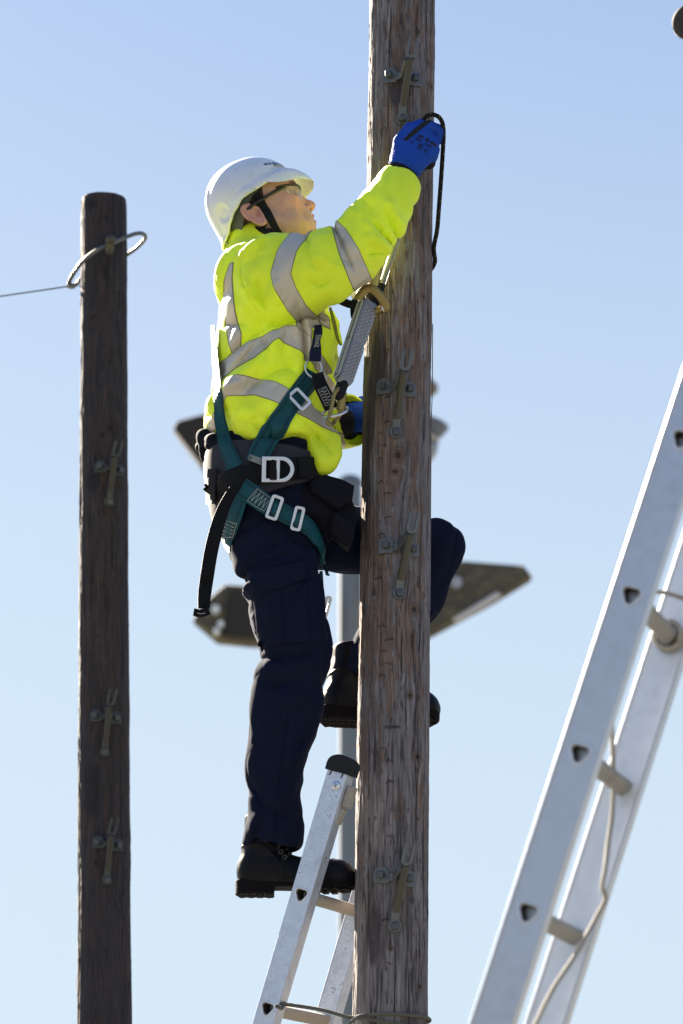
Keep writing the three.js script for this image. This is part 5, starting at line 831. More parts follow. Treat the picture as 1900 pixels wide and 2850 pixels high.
  for (const [t, w] of [[0.325, 0.026], [0.50, 0.022]]) { const q = at(L2, t), X = V(q.d.x, q.d.y, 0).normalize(), Yv = V(-X.y, X.x, 0); const B = part(H, 'buckle', buckle(q.p.clone().addScaledVector(q.n, 0.005), X.clone().add(V(0.03, 0.14, 0.0)), Yv.clone().add(V(-0.08, 0, 0.1)), w, 0.054, 0.0048, 0.003, []), buckleM); const lp = webbing([[0, 0, 0, 0]].length ? [[lerp(0, 1, 0), 0, 0, 0]].concat() && [[pix(q.p)[0] - 4, pix(q.p)[1] - 2, 22, q.p.z + 0.001], [pix(q.p)[0] + 1, pix(q.p)[1], 22, q.p.z + 0.006], [pix(q.p)[0] + 7, pix(q.p)[1] + 2, 22, q.p.z + 0.001]] : [], null, 0, 0.003, { n: 10 }); part(H, 'strap_loop', lp, teal); }
  // loose end behind the knee side with a small buckle
  part(H, 'strap_end', webbing([[893, 1590, 5, 0.0], [896, 1640, 5, 0.0], [900, 1690, 4, 0.0]], null, 0, 0.003, { n: 16 }), teal);
  part(H, 'buckle', buckle(P(908, 1690, 0.0), V(0.25, 0.9, 0.1), V(-0.9, 0.25, 0.4), 0.05, 0.013, 0.004, 0.003), buckleM);
  // chest: navy strap, ring, black strap down to the attachment ring
  const cs = webbing([[878, 905, 9, 0.13], [878, 950, 13, 0.15], [877, 985, 17, 0.155], [876, 1008, 16, 0.155]], bodyF, 0.006, 0.0028, { n: 40, smooth: 12 }); const c1 = part(H, 'chest_strap', cs, navyWeb);
  part(c1, 'stitching', boxStitch(cs, 0.28, 0.62, 0.6, 5), thread);
  const rz = (hit(bodyF, 872, 1018) ?? 0.12) + 0.012, rc = P(872, 1024, rz), rp = []; for (let i = 0; i < 24; i++) { const q = i / 24 * 6.2832; rp.push(rc.clone().add(V(Math.cos(q) * px(0, 1000, rz, 23), Math.sin(q) * px(0, 1000, rz, 27), -0.004 * Math.cos(q)))); }
  part(H, 'ring', tube(rp, 0.0026, 60, 10, true), M_.steel);
  const bs = webbing([[882, 1040, 16, 0.172], [893, 1075, 19, 0.176], [910, 1110, 20, 0.178], [922, 1138, 19, 0.176]], null, 0.0, 0.003, { n: 40, smooth: 14 }); const b1 = part(H, 'chest_strap', bs, blackWeb);
  part(b1, 'stitching', boxStitch(bs, 0.42, 0.88, 0.62, 5), thread);
  const dz = 0.175, dc = P(930, 1147, dz), dp = []; for (let i = 0; i < 28; i++) { const q = i / 28 * 6.2832; dp.push(P(932 + 35 * Math.cos(q) + 3 * Math.sin(q), 1146 - 9 * Math.cos(q) + 11 * Math.sin(q), dz + 0.03 * Math.sin(q))); }
  part(H, 'attachment_ring', tube(dp, 0.0032, 70, 10, true), M_.steel);
}
// ---- head: local frame in photo pixels about the ear canal: f forward, u up, w towards the camera side
const HO = P(716, 607, 0.0), HS = px(716, 600, 0.0, 1), TILT = 24 * RAD;
const hF = V(Math.cos(TILT), Math.sin(TILT), 0), hU = V(-Math.sin(TILT), Math.cos(TILT), 0);
{ const q = new THREE.Quaternion().setFromAxisAngle(hU, 0.05); hF.applyQuaternion(q); }
const hW = hF.clone().cross(hU);                               // = +z
const toW = (f, u, w) => HO.clone().addScaledVector(hF, f * HS).addScaledVector(hU, u * HS).addScaledVector(hW, w * HS);
const headMat4 = new THREE.Matrix4().makeBasis(hF.clone().multiplyScalar(HS), hU.clone().multiplyScalar(HS), hW.clone().multiplyScalar(HS)).setPosition(HO);
const toWorld = g => { g.applyMatrix4(headMat4); return g; };
const c3 = (a, b, ra, rb) => capsule(V(...a), V(...b), ra, rb);
const skull = (() => {
  const cran = ell(22, 72, 0, 114, 92, 86), face = ell(64, -4, 0, 70, 96, 64), jaw = ell(70, -72, 0, 60, 36, 54), chin = ell(112, -92, 0, 25, 20, 27), jl = c3([18, -42, 62], [100, -92, 26], 17, 17), cheek = ell(84, -6, 42, 34, 26, 28), cheek2 = ell(98, -52, 26, 34, 34, 36), brow = c3([123, 38, 6], [98, 42, 52], 13, 12), muzz = ell(111, -60, 0, 24, 33, 33);
  const bridge = c3([121, 19, 0], [148, -18, 0], 9, 11.5), tip = ell(151, -25, 0, 14, 11.5, 13), wing = ell(139, -31, 11, 12, 9, 9), base = c3([128, -34, 0], [146, -34, 0], 9, 7), nostril = ell(141, -39, 10, 8, 6.5, 5);
  const up = c3([141, -54, 0], [121, -61, 25], 7.5, 3.5), lo = c3([138, -73, 0], [120, -68, 23], 8.5, 3.5), gap = ell(138, -64, 0, 28, 5.0, 23), phil = c3([143, -44, 0], [144, -51, 0], 3, 3);
  const socket = ell(119, 18, 47, 31, 16, 25), lidU = c3([112, 30, 28], [97, 28, 50], 4.5, 4.5), lidL = c3([108, 8, 28], [96, 10, 49], 4, 4), brw = c3([123, 42, 18], [106, 46, 50], 5, 4);
  const hollow = ell(124, -46, 52, 20, 26, 16);
  const neck = c3([-8, -40, 0], [-48, -185, 0], 62, 66), adam = c3([62, -92, 0], [10, -190, 0], 30, 40);
  return (f, u, w0) => {
    const w = Math.abs(w0); let d = smin(cran(f, u, w), face(f, u, w), 40); d = smin(d, smin(jaw(f, u, w), chin(f, u, w), 22), 34); d = smin(d, jl(f, u, w), 26); d = smin(d, cheek(f, u, w), 24); d = smin(d, cheek2(f, u, w), 24); d = smin(d, brow(f, u, w), 16); d = smin(d, muzz(f, u, w), 22);
    d = smax(d, -socket(f, u, w), 7); d = smax(d, -hollow(f, u, w), 20);
    d = smin(d, bridge(f, u, w), 14); d = smin(d, tip(f, u, w), 9); d = smin(d, base(f, u, w), 8); d = smin(d, wing(f, u, w), 6); d = smax(d, -nostril(f, u, w), 3);
    d = smin(d, up(f, u, w), 5); d = smin(d, lo(f, u, w), 6); d = smax(d, -gap(f, u, w), 2.5); d = smin(d, lidU(f, u, w), 4); d = smin(d, lidL(f, u, w), 4); d = smin(d, brw(f, u, w), 8);
    d = smin(d, neck(f, u, w), 30); d = smin(d, adam(f, u, w), 30);
    return d;
  };
})();
const ear = (() => {                            // a shell leaning back: rim, concha, lobe
  const ca = Math.cos(33 * RAD), sa = Math.sin(33 * RAD);
  return (f, u, w) => {
    const F = f + 19, U = u + 17, a = -F * sa + U * ca, b = F * ca + U * sa, t = w - 80 - a * 0.10 + b * 0.34;        // a long axis, b across, t out
    const A = a / 40, B = (b + (a < 0 ? -a * 0.18 : 0)) / (a > 0 ? 26 : 22), r = Math.sqrt(A * A + B * B) || 1e-6, rim = Math.hypot((r - 0.88) * 25, t - 6) - 4.6, sheet = smax((r - 0.9) * 25, Math.abs(t - 1) - 3.2, 4), anti = Math.hypot((r - 0.52) * 26, t - 4) - (b < 8 ? 3.2 : 0.5), bowl = Math.hypot((a + 5) * 0.7, (b - 7) * 1.25, (t - 8) * 1.15) - 9, lobe = Math.hypot(a + 34, b - 4, (t - 2) * 1.4) - 9, tragus = Math.hypot((a + 4) * 0.8, b - 19, t - 3) - 6;
    let d = smin(rim, sheet, 5); d = smin(d, anti, 4); d = smax(d, -bowl, 3); d = smin(d, lobe, 6); return smin(d, tragus, 4);
  };
})();
const headF = (f, u, w) => { const s = skull(f, u, w); return w > 40 ? smin(s, ear(f, u, w), 5) : s; };
const skinMat = phy({ color: 0xffffff, vertexColors: true, roughness: 0.5, specularIntensity: 0.6, sheen: 0.2, sheenRoughness: 0.6, sheenColor: rgb(0.5, 0.3, 0.25) });
const B_ = sub(person, 'head');
{
  const g = polygonize(headF, V(-105, -215, -110), V(175, 185, 112), 2.6, 2), p = g.attributes.position, c = new Float32Array(p.count * 3);
  for (let i = 0; i < p.count; i++) {
    const f = p.getX(i), u = p.getY(i), w = p.getZ(i), aw = Math.abs(w); let r = 0.44, gg = 0.268, b = 0.250; const bl = (R, G, B, k) => { r = lerp(r, R, k); gg = lerp(gg, G, k); b = lerp(b, B, k); };
    const n = n3(f / 22, u / 22, w / 22), n_ = n3(f / 6, u / 6, w / 6); bl(0.49, 0.25, 0.225, 0.6 * n); bl(0.34, 0.20, 0.15, 0.35 * sstep(0.55, 0.85, n_)); bl(0.27, 0.20, 0.175, 0.22 * sstep(-20, -60, u) * sstep(20, 50, f)); 
    bl(0.50, 0.22, 0.18, 0.5 * sstep(34, 10, Math.hypot(f - 148, u + 26, w)));                               // nose
    bl(0.50, 0.215, 0.19, 0.55 * sstep(42, 8, Math.hypot(f - 100, u + 14, aw - 50)));                         // cheek
    const lip = Math.max(1 - Math.hypot((f - 140) / 16, (u + 57) / 7, aw / 27), 1 - Math.hypot((f - 138) / 16, (u + 72) / 8, aw / 25)); bl(0.36, 0.095, 0.085, 0.95 * sstep(0.0, 0.3, lip));
    if (w > 60) bl(0.58, 0.24, 0.18, 0.5 * sstep(60, 30, Math.hypot(f + 18, u + 17)));                           // ear
    const spot = h3((f * 0.31) | 0, (u * 0.31) | 0, (aw * 0.31) | 0); if (spot > 0.985 && u < 10) bl(0.30, 0.12, 0.08, 0.45);
    if (Math.hypot((f - 115) / 24, (u - 44) / 6, (aw - 32) / 26) < 1) bl(0.04, 0.024, 0.018, 0.9);           // eyebrow
    c.set([r, gg, b], i * 3);
  }
  g.setAttribute('color', new THREE.BufferAttribute(c, 3)); part(B_, 'skin', toWorld(g), skinMat);
  for (const q of [1, -1]) {
    const e = toWorld(new THREE.SphereGeometry(14.5, 28, 20).translate(95, 19, 36 * q)); part(B_, 'eye', e, phy({ color: rgb(0.62, 0.58, 0.55), roughness: 0.15 }));
    const d = V(0.93, 0.12, 0.34 * q).normalize(), ir = new THREE.SphereGeometry(14.9, 24, 10, 0, 6.2832, 0, 0.46); ir.applyQuaternion(new THREE.Quaternion().setFromUnitVectors(V(0, 1, 0), d)); ir.translate(95, 19, 36 * q); part(B_, 'iris', toWorld(ir), std({ color: rgb(0.06, 0.10, 0.15), roughness: 0.2 }));
    const pu = new THREE.SphereGeometry(15.1, 20, 8, 0, 6.2832, 0, 0.2); pu.applyQuaternion(new THREE.Quaternion().setFromUnitVectors(V(0, 1, 0), d)); pu.translate(95, 19, 36 * q); part(B_, 'pupil', toWorld(pu), std({ color: rgb(0.005, 0.005, 0.006), roughness: 0.15 }));
  }
  part(B_, 'teeth', toWorld(new THREE.SphereGeometry(1, 24, 12).scale(11, 3.2, 16).translate(119, -60, 0)), std({ color: rgb(0.66, 0.60, 0.50), roughness: 0.3 }));
  // hair: a thin fuzzy layer over temples, sideburns and nape
  const hairF = (f, u, w) => { const s = skull(f, u, w) - 4 - 2.2 * ridge(f / 7 + u / 22, u / 30, w / 8); const front = 26 + (u - 20) * 0.3 - f; let cut = -(front); const e = Math.hypot(f + 18, u + 16) - 36; let d = smax(s, cut, 5); if (w > 30 || w < -30) d = smax(d, -e, 5); const side = f > 4 ? -u - 12 : -(u + 58); return smax(d, side, 6); };
  part(B_, 'hair', toWorld(polygonize(hairF, V(-110, -80, -105), V(80, 150, 105), 3.0)), phy({ color: rgb(0.030, 0.019, 0.013), roughness: 0.6, specularIntensity: 0.5 }));
}
// ---- helmet
{
  const NP = 180, NT = 46, sm = (a, b, x) => sstep(a, b, x);
  const rim = ph => { const a = Math.abs(ph) / RAD; const T = [[0, 76], [35, 66], [62, 50], [90, 38], [108, 32], [126, 12], [142, -10], [155, -32], [168, -46], [180, -50]]; let i = 0; while (i < T.length - 2 && T[i + 1][0] < a) i++; const t = sm(T[i][0], T[i + 1][0], a); return lerp(T[i][1], T[i + 1][1], (t + (a - T[i][0]) / (T[i + 1][0] - T[i][0])) / 2); };
  const surf = (ph, t, off) => {
    const ur = rim(ph), top = 173; let u, rho; const uT = 52;
    const tt = t; // t 0 crown .. 1 rim, mapped so that the dome is evenly sampled
    const tc = 0.72; if (tt < tc) { const a = tt / tc * Math.PI / 2; u = uT + (top - uT) * Math.cos(a); rho = Math.pow(Math.sin(a), 0.94); if (u < ur) { u = ur; rho = Math.pow(Math.sqrt(Math.max(0, 1 - Math.pow((ur - uT) / (top - uT), 2))), 0.94); } }
    else { const k = (tt - tc) / (1 - tc); u = ur < uT ? lerp(uT, ur, k) : ur; rho = ur < uT ? 1 : Math.pow(Math.sqrt(Math.max(0, 1 - Math.pow((ur - uT) / (top - uT), 2))), 0.94); }
    const ca = Math.cos(ph), sa = Math.sin(ph), cf = 6, A = ca > 0 ? 132 : 127, Bw = 112; let rx = 1 / Math.pow(Math.pow(Math.abs(ca) / A, 2.15) + Math.pow(Math.abs(sa) / Bw, 2.15), 1 / 2.15);
    let ex = 0; const deg = Math.abs(ph) / RAD;
    ex += 4.5 * sm(40, 30, Math.abs(rho * rx * sa)) * (deg > 90 ? 1 : 0.25) * sm(0.1, 0.5, rho);                   // raised crest from front to back
    if (u < 52 && deg > 120) { ex -= 10 * (1 - (u + 48) / 100) * sm(120, 150, deg) * 0.6; ex += 7 * sm(0.75, 0.95, (52 - u) / 100); }          // nape tucks in and flares
    const lipU = ur + 20; if (deg < 128) ex += 5 * sm(lipU + 3, lipU - 3, u) * sm(128, 110, deg);                    // gutter along the rim
    if (deg > 128 && deg < 162) { const q = Math.hypot((deg - 146) / 13, (u - 26) / 30); ex -= 7 * sm(1, 0.55, q); }  // moulded vent
    const R = rx * rho + (ex + off) * Math.min(1, rho * 1.4), uu = u + (rho < 0.7 ? off : off * 0.3);
    return [cf + R * ca, uu + (u > 60 ? 0 : 0), R * sa];
  };
  const pos = [], idx = [], W1 = NP + 1;
  for (const off of [0, -5]) for (let j = 0; j <= NT; j++) for (let i = 0; i <= NP; i++) { const ph = (i / NP - 0.5) * 2 * Math.PI; pos.push(...surf(ph, j / NT, off)); }
  const st = (NT + 1) * W1; for (let j = 0; j < NT; j++) for (let i = 0; i < NP; i++) { const a = j * W1 + i; idx.push(a, a + 1, a + W1, a + 1, a + W1 + 1, a + W1); idx.push(st + a, st + a + W1, st + a + 1, st + a + 1, st + a + W1, st + a + W1 + 1); }
  for (let i = 0; i < NP; i++) { const a = NT * W1 + i; idx.push(a, a + 1, st + a, a + 1, st + a + 1, st + a); }
  let g = new THREE.BufferGeometry(); g.setAttribute('position', new THREE.Float32BufferAttribute(pos, 3)); g.setIndex(idx); g = mergeVertices(g, 0.01); g.computeVertexNormals();
  // peak
  const pp = [], pi = [], NA = 60, NR = 14; for (const lay of [0, 1]) for (let r = 0; r <= NR; r++) for (let i = 0; i <= NA; i++) { const ph = (i / NA - 0.5) * 2 * 72 * RAD, b = surf(ph, 1, 4), t = r / NR, e = Math.pow(Math.cos(ph / (72 * RAD) * Math.PI / 2), 0.62), ca = Math.cos(ph), sa = Math.sin(ph), o = 40 * e * (1 - Math.pow(1 - t, 1.4)); pp.push(b[0] + o * ca, b[1] + 12 - 54 * e * Math.pow(t, 1.25) + 6 * (1 - e) * -t - lay * 4.5, b[2] + o * sa * 0.35); }
  const ps = (NR + 1) * (NA + 1); for (let r = 0; r < NR; r++) for (let i = 0; i < NA; i++) { const a = r * (NA + 1) + i; pi.push(a, a + 1, a + NA + 1, a + 1, a + NA + 2, a + NA + 1, ps + a, ps + a + NA + 1, ps + a + 1, ps + a + 1, ps + a + NA + 1, ps + a + NA + 2); }
  for (let i = 0; i < NA; i++) { const a = NR * (NA + 1) + i; pi.push(a, a + 1, ps + a, a + 1, ps + a + 1, ps + a); }
  let pg = new THREE.BufferGeometry(); pg.setAttribute('position', new THREE.Float32BufferAttribute(pp, 3)); pg.setIndex(pi); pg = mergeVertices(pg, 0.01); pg.computeVertexNormals();
  const scuff = dataTex(512, 512, (i, j, o) => { const a = n2(i / 5, j / 5), b = n2(i / 40 + 9, j / 40), c = n2(i / 2.2 + 70, j / 9 + 3); const s = sstep(0.86, 0.94, a) * sstep(0.5, 0.7, b) + 0.7 * sstep(0.9, 0.97, c) * sstep(0.55, 0.75, n2(i / 60, j / 60 + 40)); const k = 1 - 0.55 * clamp(s, 0, 1) - 0.05 * b; o[0] = 0.66 * k; o[1] = 0.67 * k; o[2] = 0.68 * k; });
  const white = phy({ map: scuff, roughness: 0.34, clearcoat: 0.4, clearcoatRoughness: 0.25 });
  const uvf = q => { const p = q.attributes.position, uv = new Float32Array(p.count * 2); for (let i = 0; i < p.count; i++) { uv[2 * i] = 0.5 + p.getX(i) / 300; uv[2 * i + 1] = 0.3 + p.getY(i) / 300 + (p.getZ(i) < 0 ? 0.37 : 0); } q.setAttribute('uv', new THREE.BufferAttribute(uv, 2)); return toWorld(q); };
  const Hm = sub(person, 'helmet');
  part(Hm, 'shell', uvf(g), white); part(Hm, 'peak', uvf(pg), white);
  // printed maker's mark on the forehead, wrapping round the front
  const cv = document.createElement('canvas'); cv.width = 512; cv.height = 160; const cx = cv.getContext('2d'); cx.clearRect(0, 0, 512, 160);
  cx.fillStyle = '#2b2f78'; cx.font = 'bold 96px sans-serif'; cx.fillText('openreach', 6, 86); cx.fillStyle = '#b9a52c'; cx.fillRect(60, 110, 400, 26);
  const tx = new THREE.CanvasTexture(cv); tx.colorSpace = THREE.SRGBColorSpace;
  const dp = [], du = [], di = [], NX = 40, NY = 8; for (let j = 0; j <= NY; j++) for (let i = 0; i <= NX; i++) { const ph = lerp(60, -70, i / NX) * RAD, t = lerp(0.47, 0.58, j / NY); dp.push(...surf(ph, t, 0.9)); du.push(i / NX, 1 - j / NY); }
  for (let j = 0; j < NY; j++) for (let i = 0; i < NX; i++) { const a = j * (NX + 1) + i; di.push(a, a + NX + 1, a + 1, a + 1, a + NX + 1, a + NX + 2); }
  const dg = new THREE.BufferGeometry(); dg.setAttribute('position', new THREE.Float32BufferAttribute(dp, 3)); dg.setAttribute('uv', new THREE.Float32BufferAttribute(du, 2)); dg.setIndex(di); dg.computeVertexNormals();
  part(Hm, 'printed_mark', toWorld(dg), std({ map: tx, transparent: true, alphaTest: 0.4, roughness: 0.4 }));
  // inner headband and side clips
  const band = (t0, h0, h1, r, a0, a1, m, nm) => { const bp = [], bi = [], n = 60; for (const k of [0, 1]) for (let j = 0; j <= 3; j++) for (let i = 0; i <= n; i++) { const a = lerp(a0, a1, i / n) * RAD, s = 1 - k * 0.03; const u = lerp(h0(i / n), h1(i / n), j / 3); bp.push(6 + 116 * r * s * Math.cos(a), u, 98 * r * s * Math.sin(a)); bi.length; } const s0 = 4 * (n + 1); for (let j = 0; j < 3; j++) for (let i = 0; i < n; i++) { const q = j * (n + 1) + i; bi.push(q, q + 1, q + n + 1, q + 1, q + n + 2, q + n + 1, s0 + q, s0 + q + n + 1, s0 + q + 1, s0 + q + 1, s0 + q + n + 1, s0 + q + n + 2); } for (let i = 0; i < n; i++) for (const q of [i, 3 * (n + 1) + i]) bi.push(q, q + 1, s0 + q, q + 1, s0 + q + 1, s0 + q); const G = new THREE.BufferGeometry(); G.setAttribute('position', new THREE.Float32BufferAttribute(bp, 3)); G.setIndex(bi); G.computeVertexNormals(); part(Hm, nm, toWorld(G), m); };
  const cradle = std({ color: rgb(0.085, 0.095, 0.085), roughness: 0.7 });
  band(0, t => 50 + 14 * Math.sin(t * Math.PI), t => 84, 0.97, -80, 80, std({ color: rgb(0.03, 0.03, 0.03), roughness: 0.8 }), 'brow_pad');
  band(0, t => 40 - 98 * sstep(0, 0.35, Math.min(t, 1 - t)), t => 80 - 66 * sstep(0, 0.35, Math.min(t, 1 - t)), 0.92, 84, 276, cradle, 'headband');
  for (const [ph, t, w] of [[100, 0.955, 9], [86, 0.965, 6], [70, 0.965, 12]]) { const a = surf(ph * RAD, t, 2); part(Hm, 'clip', toWorld(new RoundedBoxGeometry(w * 2.4, 11, 5, 2, 2).translate(a[0], a[1] + 2, a[2] + 1)), white); }
  // chin straps laid on the head
  const hfW = (x, y, z) => { const d = V(x, y, z).sub(HO); return headF(d.dot(hF) / HS, d.dot(hU) / HS, d.dot(hW) / HS) * HS; };
  const skW = (x, y, z) => { const d = V(x, y, z).sub(HO); return skull(d.dot(hF) / HS, d.dot(hU) / HS, d.dot(hW) / HS) * HS; };
  part(Hm, 'chin_strap', webbing([[706, 538, 13], [722, 556, 12], [736, 580, 10], [750, 606, 9], [764, 630, 9], [778, 652, 9]], skW, 0.004, 0.0025, { n: 40, smooth: 6 }), M_.black);
  part(Hm, 'chin_strap', webbing([[634, 626, 11], [660, 634, 11], [690, 640, 11], [725, 645, 12], [765, 648, 13]], skW, 0.005, 0.0025, { n: 40, smooth: 8 }), M_.black);
  part(Hm, 'strap_slider', webbing([[716, 556, 15], [728, 562, 16]], skW, 0.0055, 0.004, { n: 10 }), M_.black);
  // ---- safety glasses
  const GL = sub(person, 'safety_glasses'), frame = phy({ color: rgb(0.008, 0.008, 0.012), roughness: 0.35 });
  const arm = (q) => tube([toW(-34, 2, 86 * q), toW(-10, 9, 88 * q), toW(30, 17, 85 * q), toW(66, 25, 77 * q), toW(96, 31, 67 * q)], 4.6 * HS, 60, 8);
  part(GL, 'temple_arm', arm(1), frame); part(GL, 'temple_arm', arm(-1), frame);
  const prof = [[70, 74], [92, 70], [112, 60], [128, 46], [138, 28], [142, 8], [142, -8], [138, -28], [128, -46], [112, -60], [92, -70], [70, -74]];
  const crv = new THREE.CatmullRomCurve3(prof.map(([f, w]) => V(f, 0, w)));
  const tops = [], lp = [], li = [], NL = 72, NH = 8; for (let i = 0; i <= NL; i++) { const t = i / NL, c = crv.getPoint(t), s = Math.abs(t * 2 - 1), hi = 33 - 4 * (1 - s), lo = lerp(-14, -8, Math.pow(s, 3)) + (s < 0.16 ? 20 * (1 - s / 0.16) : 0) + (s > 0.84 ? (s - 0.84) / 0.16 * 24 : 0); tops.push(toW(c.x + 1, hi + 2, c.z)); for (let j = 0; j <= NH; j++) { const k = j / NH, u = lerp(hi, lo, k); lp.push(c.x - 10 * k * k, u, c.z * (1 - 0.04 * k)); } }
  for (let i = 0; i < NL; i++) for (let j = 0; j < NH; j++) { const a = i * (NH + 1) + j; li.push(a, a + 1, a + NH + 1, a + 1, a + NH + 2, a + NH + 1); }
  const lg = new THREE.BufferGeometry(); lg.setAttribute('position', new THREE.Float32BufferAttribute(lp, 3)); lg.setIndex(li); lg.computeVertexNormals();
  part(GL, 'lens', toWorld(lg), phy({ color: rgb(0.90, 0.93, 0.97), transmission: 0.90, thickness: 0, roughness: 0.04, ior: 1.5 }));
  part(GL, 'brow_bar', tube(tops.filter((_, i) => i % 3 === 0), 3.6 * HS, 90, 8), frame);
}
// ---- gloved hands: local frame a along the hand, b across (towards the little finger), c towards the viewer, in photo pixels
function glove(O, aD, bD, S, mirror, label, nm, bare = true) {
  const c = aD.clone().cross(bD).normalize().multiplyScalar(mirror); const m4 = new THREE.Matrix4().makeBasis(aD.clone().multiplyScalar(S), bD.clone().multiplyScalar(S), c.clone().multiplyScalar(S)).setPosition(O);
  const K = (list, k, fl = 1) => { const cs = []; for (let i = 0; i + 1 < list.length; i++) cs.push(capsule(V(...list[i][0]), V(...list[i + 1][0]), list[i][1], list[i + 1][1])); return (x, y, z) => { let d = cs[0](x, y, z * fl); for (let i = 1; i < cs.length; i++) d = smin(d, cs[i](x, y, z * fl), k); return d; }; };
  const palm = [K([[[-14, 0, 0], 40], [[20, -6, 0], 40]], 10, 1.35), K([[[18, -18, 0], 30], [[112, -26, 2], 27]], 8, 1.1), K([[[18, -4, 2], 30], [[118, 4, 3], 27]], 8, 1.1), K([[[18, 10, 1], 28], [[108, 28, 1], 26]], 8, 1.1), K([[[18, 20, -2], 24], [[90, 40, -3], 23]], 8, 1.1)];
  const index = K([[[114, -24, 2], 23], [[152, 4, 1], 19], [[156, 30, 0], 16.5], [[140, 40, -16], 15], [[118, 26, -34], 14]], 4), mid = K([[[116, 4, 1], 24], [[127, 26, -10], 18], [[110, 36, -36], 17], [[88, 22, -44], 15]], 6), ring = K([[[104, 24, -1], 24], [[104, 42, -14], 17], [[86, 46, -40], 16], [[70, 30, -48], 15]], 6), pink = K([[[86, 36, -4], 22], [[84, 50, -16], 15], [[72, 52, -38], 14], [[58, 36, -46], 13]], 6);
  const thumb = K([[[22, -26, -10], 26], [[78, -46, -14], 22], [[126, -44, -16], 17], [[160, -20, -18], 15]], 8);
  const fix = g => { if (m4.determinant() < 0) { const ix = g.index.array; for (let i = 0; i < ix.length; i += 3) { const t = ix[i]; ix[i] = ix[i + 1]; ix[i + 1] = t; } } return g.applyMatrix4(m4); };
  const f = (x, y, z) => { let d = palm[0](x, y, z); for (let i = 1; i < 5; i++) d = smin(d, palm[i](x, y, z), 14 - 9 * sstep(50, 110, x)); d = smin(d, thumb(x, y, z), 9); let q = smin(smin(index(x, y, z), mid(x, y, z), 2), smin(ring(x, y, z), pink(x, y, z), 3.5), 3.5); d = smin(d, q, 4);
    const wr = Math.abs(x) < 60 ? 1.6 * Math.sin(x / 4.2 + y / 22) * sstep(30, 6, x) : 0; d += wr * 0.7 + 2.2 * (ridge(x / 26, y / 20, z / 20) - 0.5) + 1.6 * (ridge(x / 11, y / 14 + 7, z / 12) - 0.5) * sstep(80, 20, x); return smax(d, -x - 6, 3); };
  const g = polygonize(f, V(-12, -95, -75), V(190, 95, 50), 2.4, 2);
  // black dipped palm: everything that turns away from the back of the hand, plus the thumb's inner side
  const [pal, back] = splitMesh(g, p => { const lim = -17 + 5 * (n2(p.x / 14, p.y / 14) - 0.5); const tb = Math.hypot(0, 0) + (p.y + 36 - (p.x - 60) * 0.12); return p.x > 70 && p.x < 185 && p.y < -30 + (p.x - 70) * 0.36 && p.y > -44 + (p.x - 70) * 0.30 ? -1 : p.z - lim; });
  const G = sub(person, nm, label);
  const knit = phy({ color: rgb(0.010, 0.055, 0.32), roughness: 0.8, specularIntensity: 0.35, sheen: 0.3, sheenRoughness: 0.5, sheenColor: rgb(0.1, 0.16, 0.4), bumpMap: fabricBump, bumpScale: 0.0004 });
  const bk = part(G, 'back', fix(back), knit); part(G, 'palm', fix(pal), M_.rubber);
  const cuffF = (x, y, z) => { const r = K([[[-34, 0, 0], 44], [[4, -2, 0], 43]], 1, 1.3)(x, y, z) + 0.9 * Math.sin(Math.atan2(z, y) * 60); return smax(smax(r, -x - 32, 3), x - 2, 4); };
  part(G, 'cuff', fix(polygonize(cuffF, V(-40, -60, -50), V(10, 60, 50), 2.4)), M_.black);
  if (bare) { const wrist = fix(polygonize(K([[[-70, 0, 0], 36], [[-20, 0, 0], 36]], 1, 1.25), V(-120, -46, -46), V(10, 46, 46), 4)); wrist.setAttribute('color', new THREE.BufferAttribute(new Float32Array(wrist.attributes.position.count * 3).map((_, i) => [0.5, 0.285, 0.205][i % 3]), 3)); part(G, 'wrist', wrist, skinMat); } else part(G, 'cuff_lining', fix(polygonize(K([[[-60, 0, 0], 52], [[-26, 0, 0], 48]], 1, 1.2), V(-120, -60, -60), V(30, 60, 60), 4)), M_.black);
  return { G, m4, f };
}
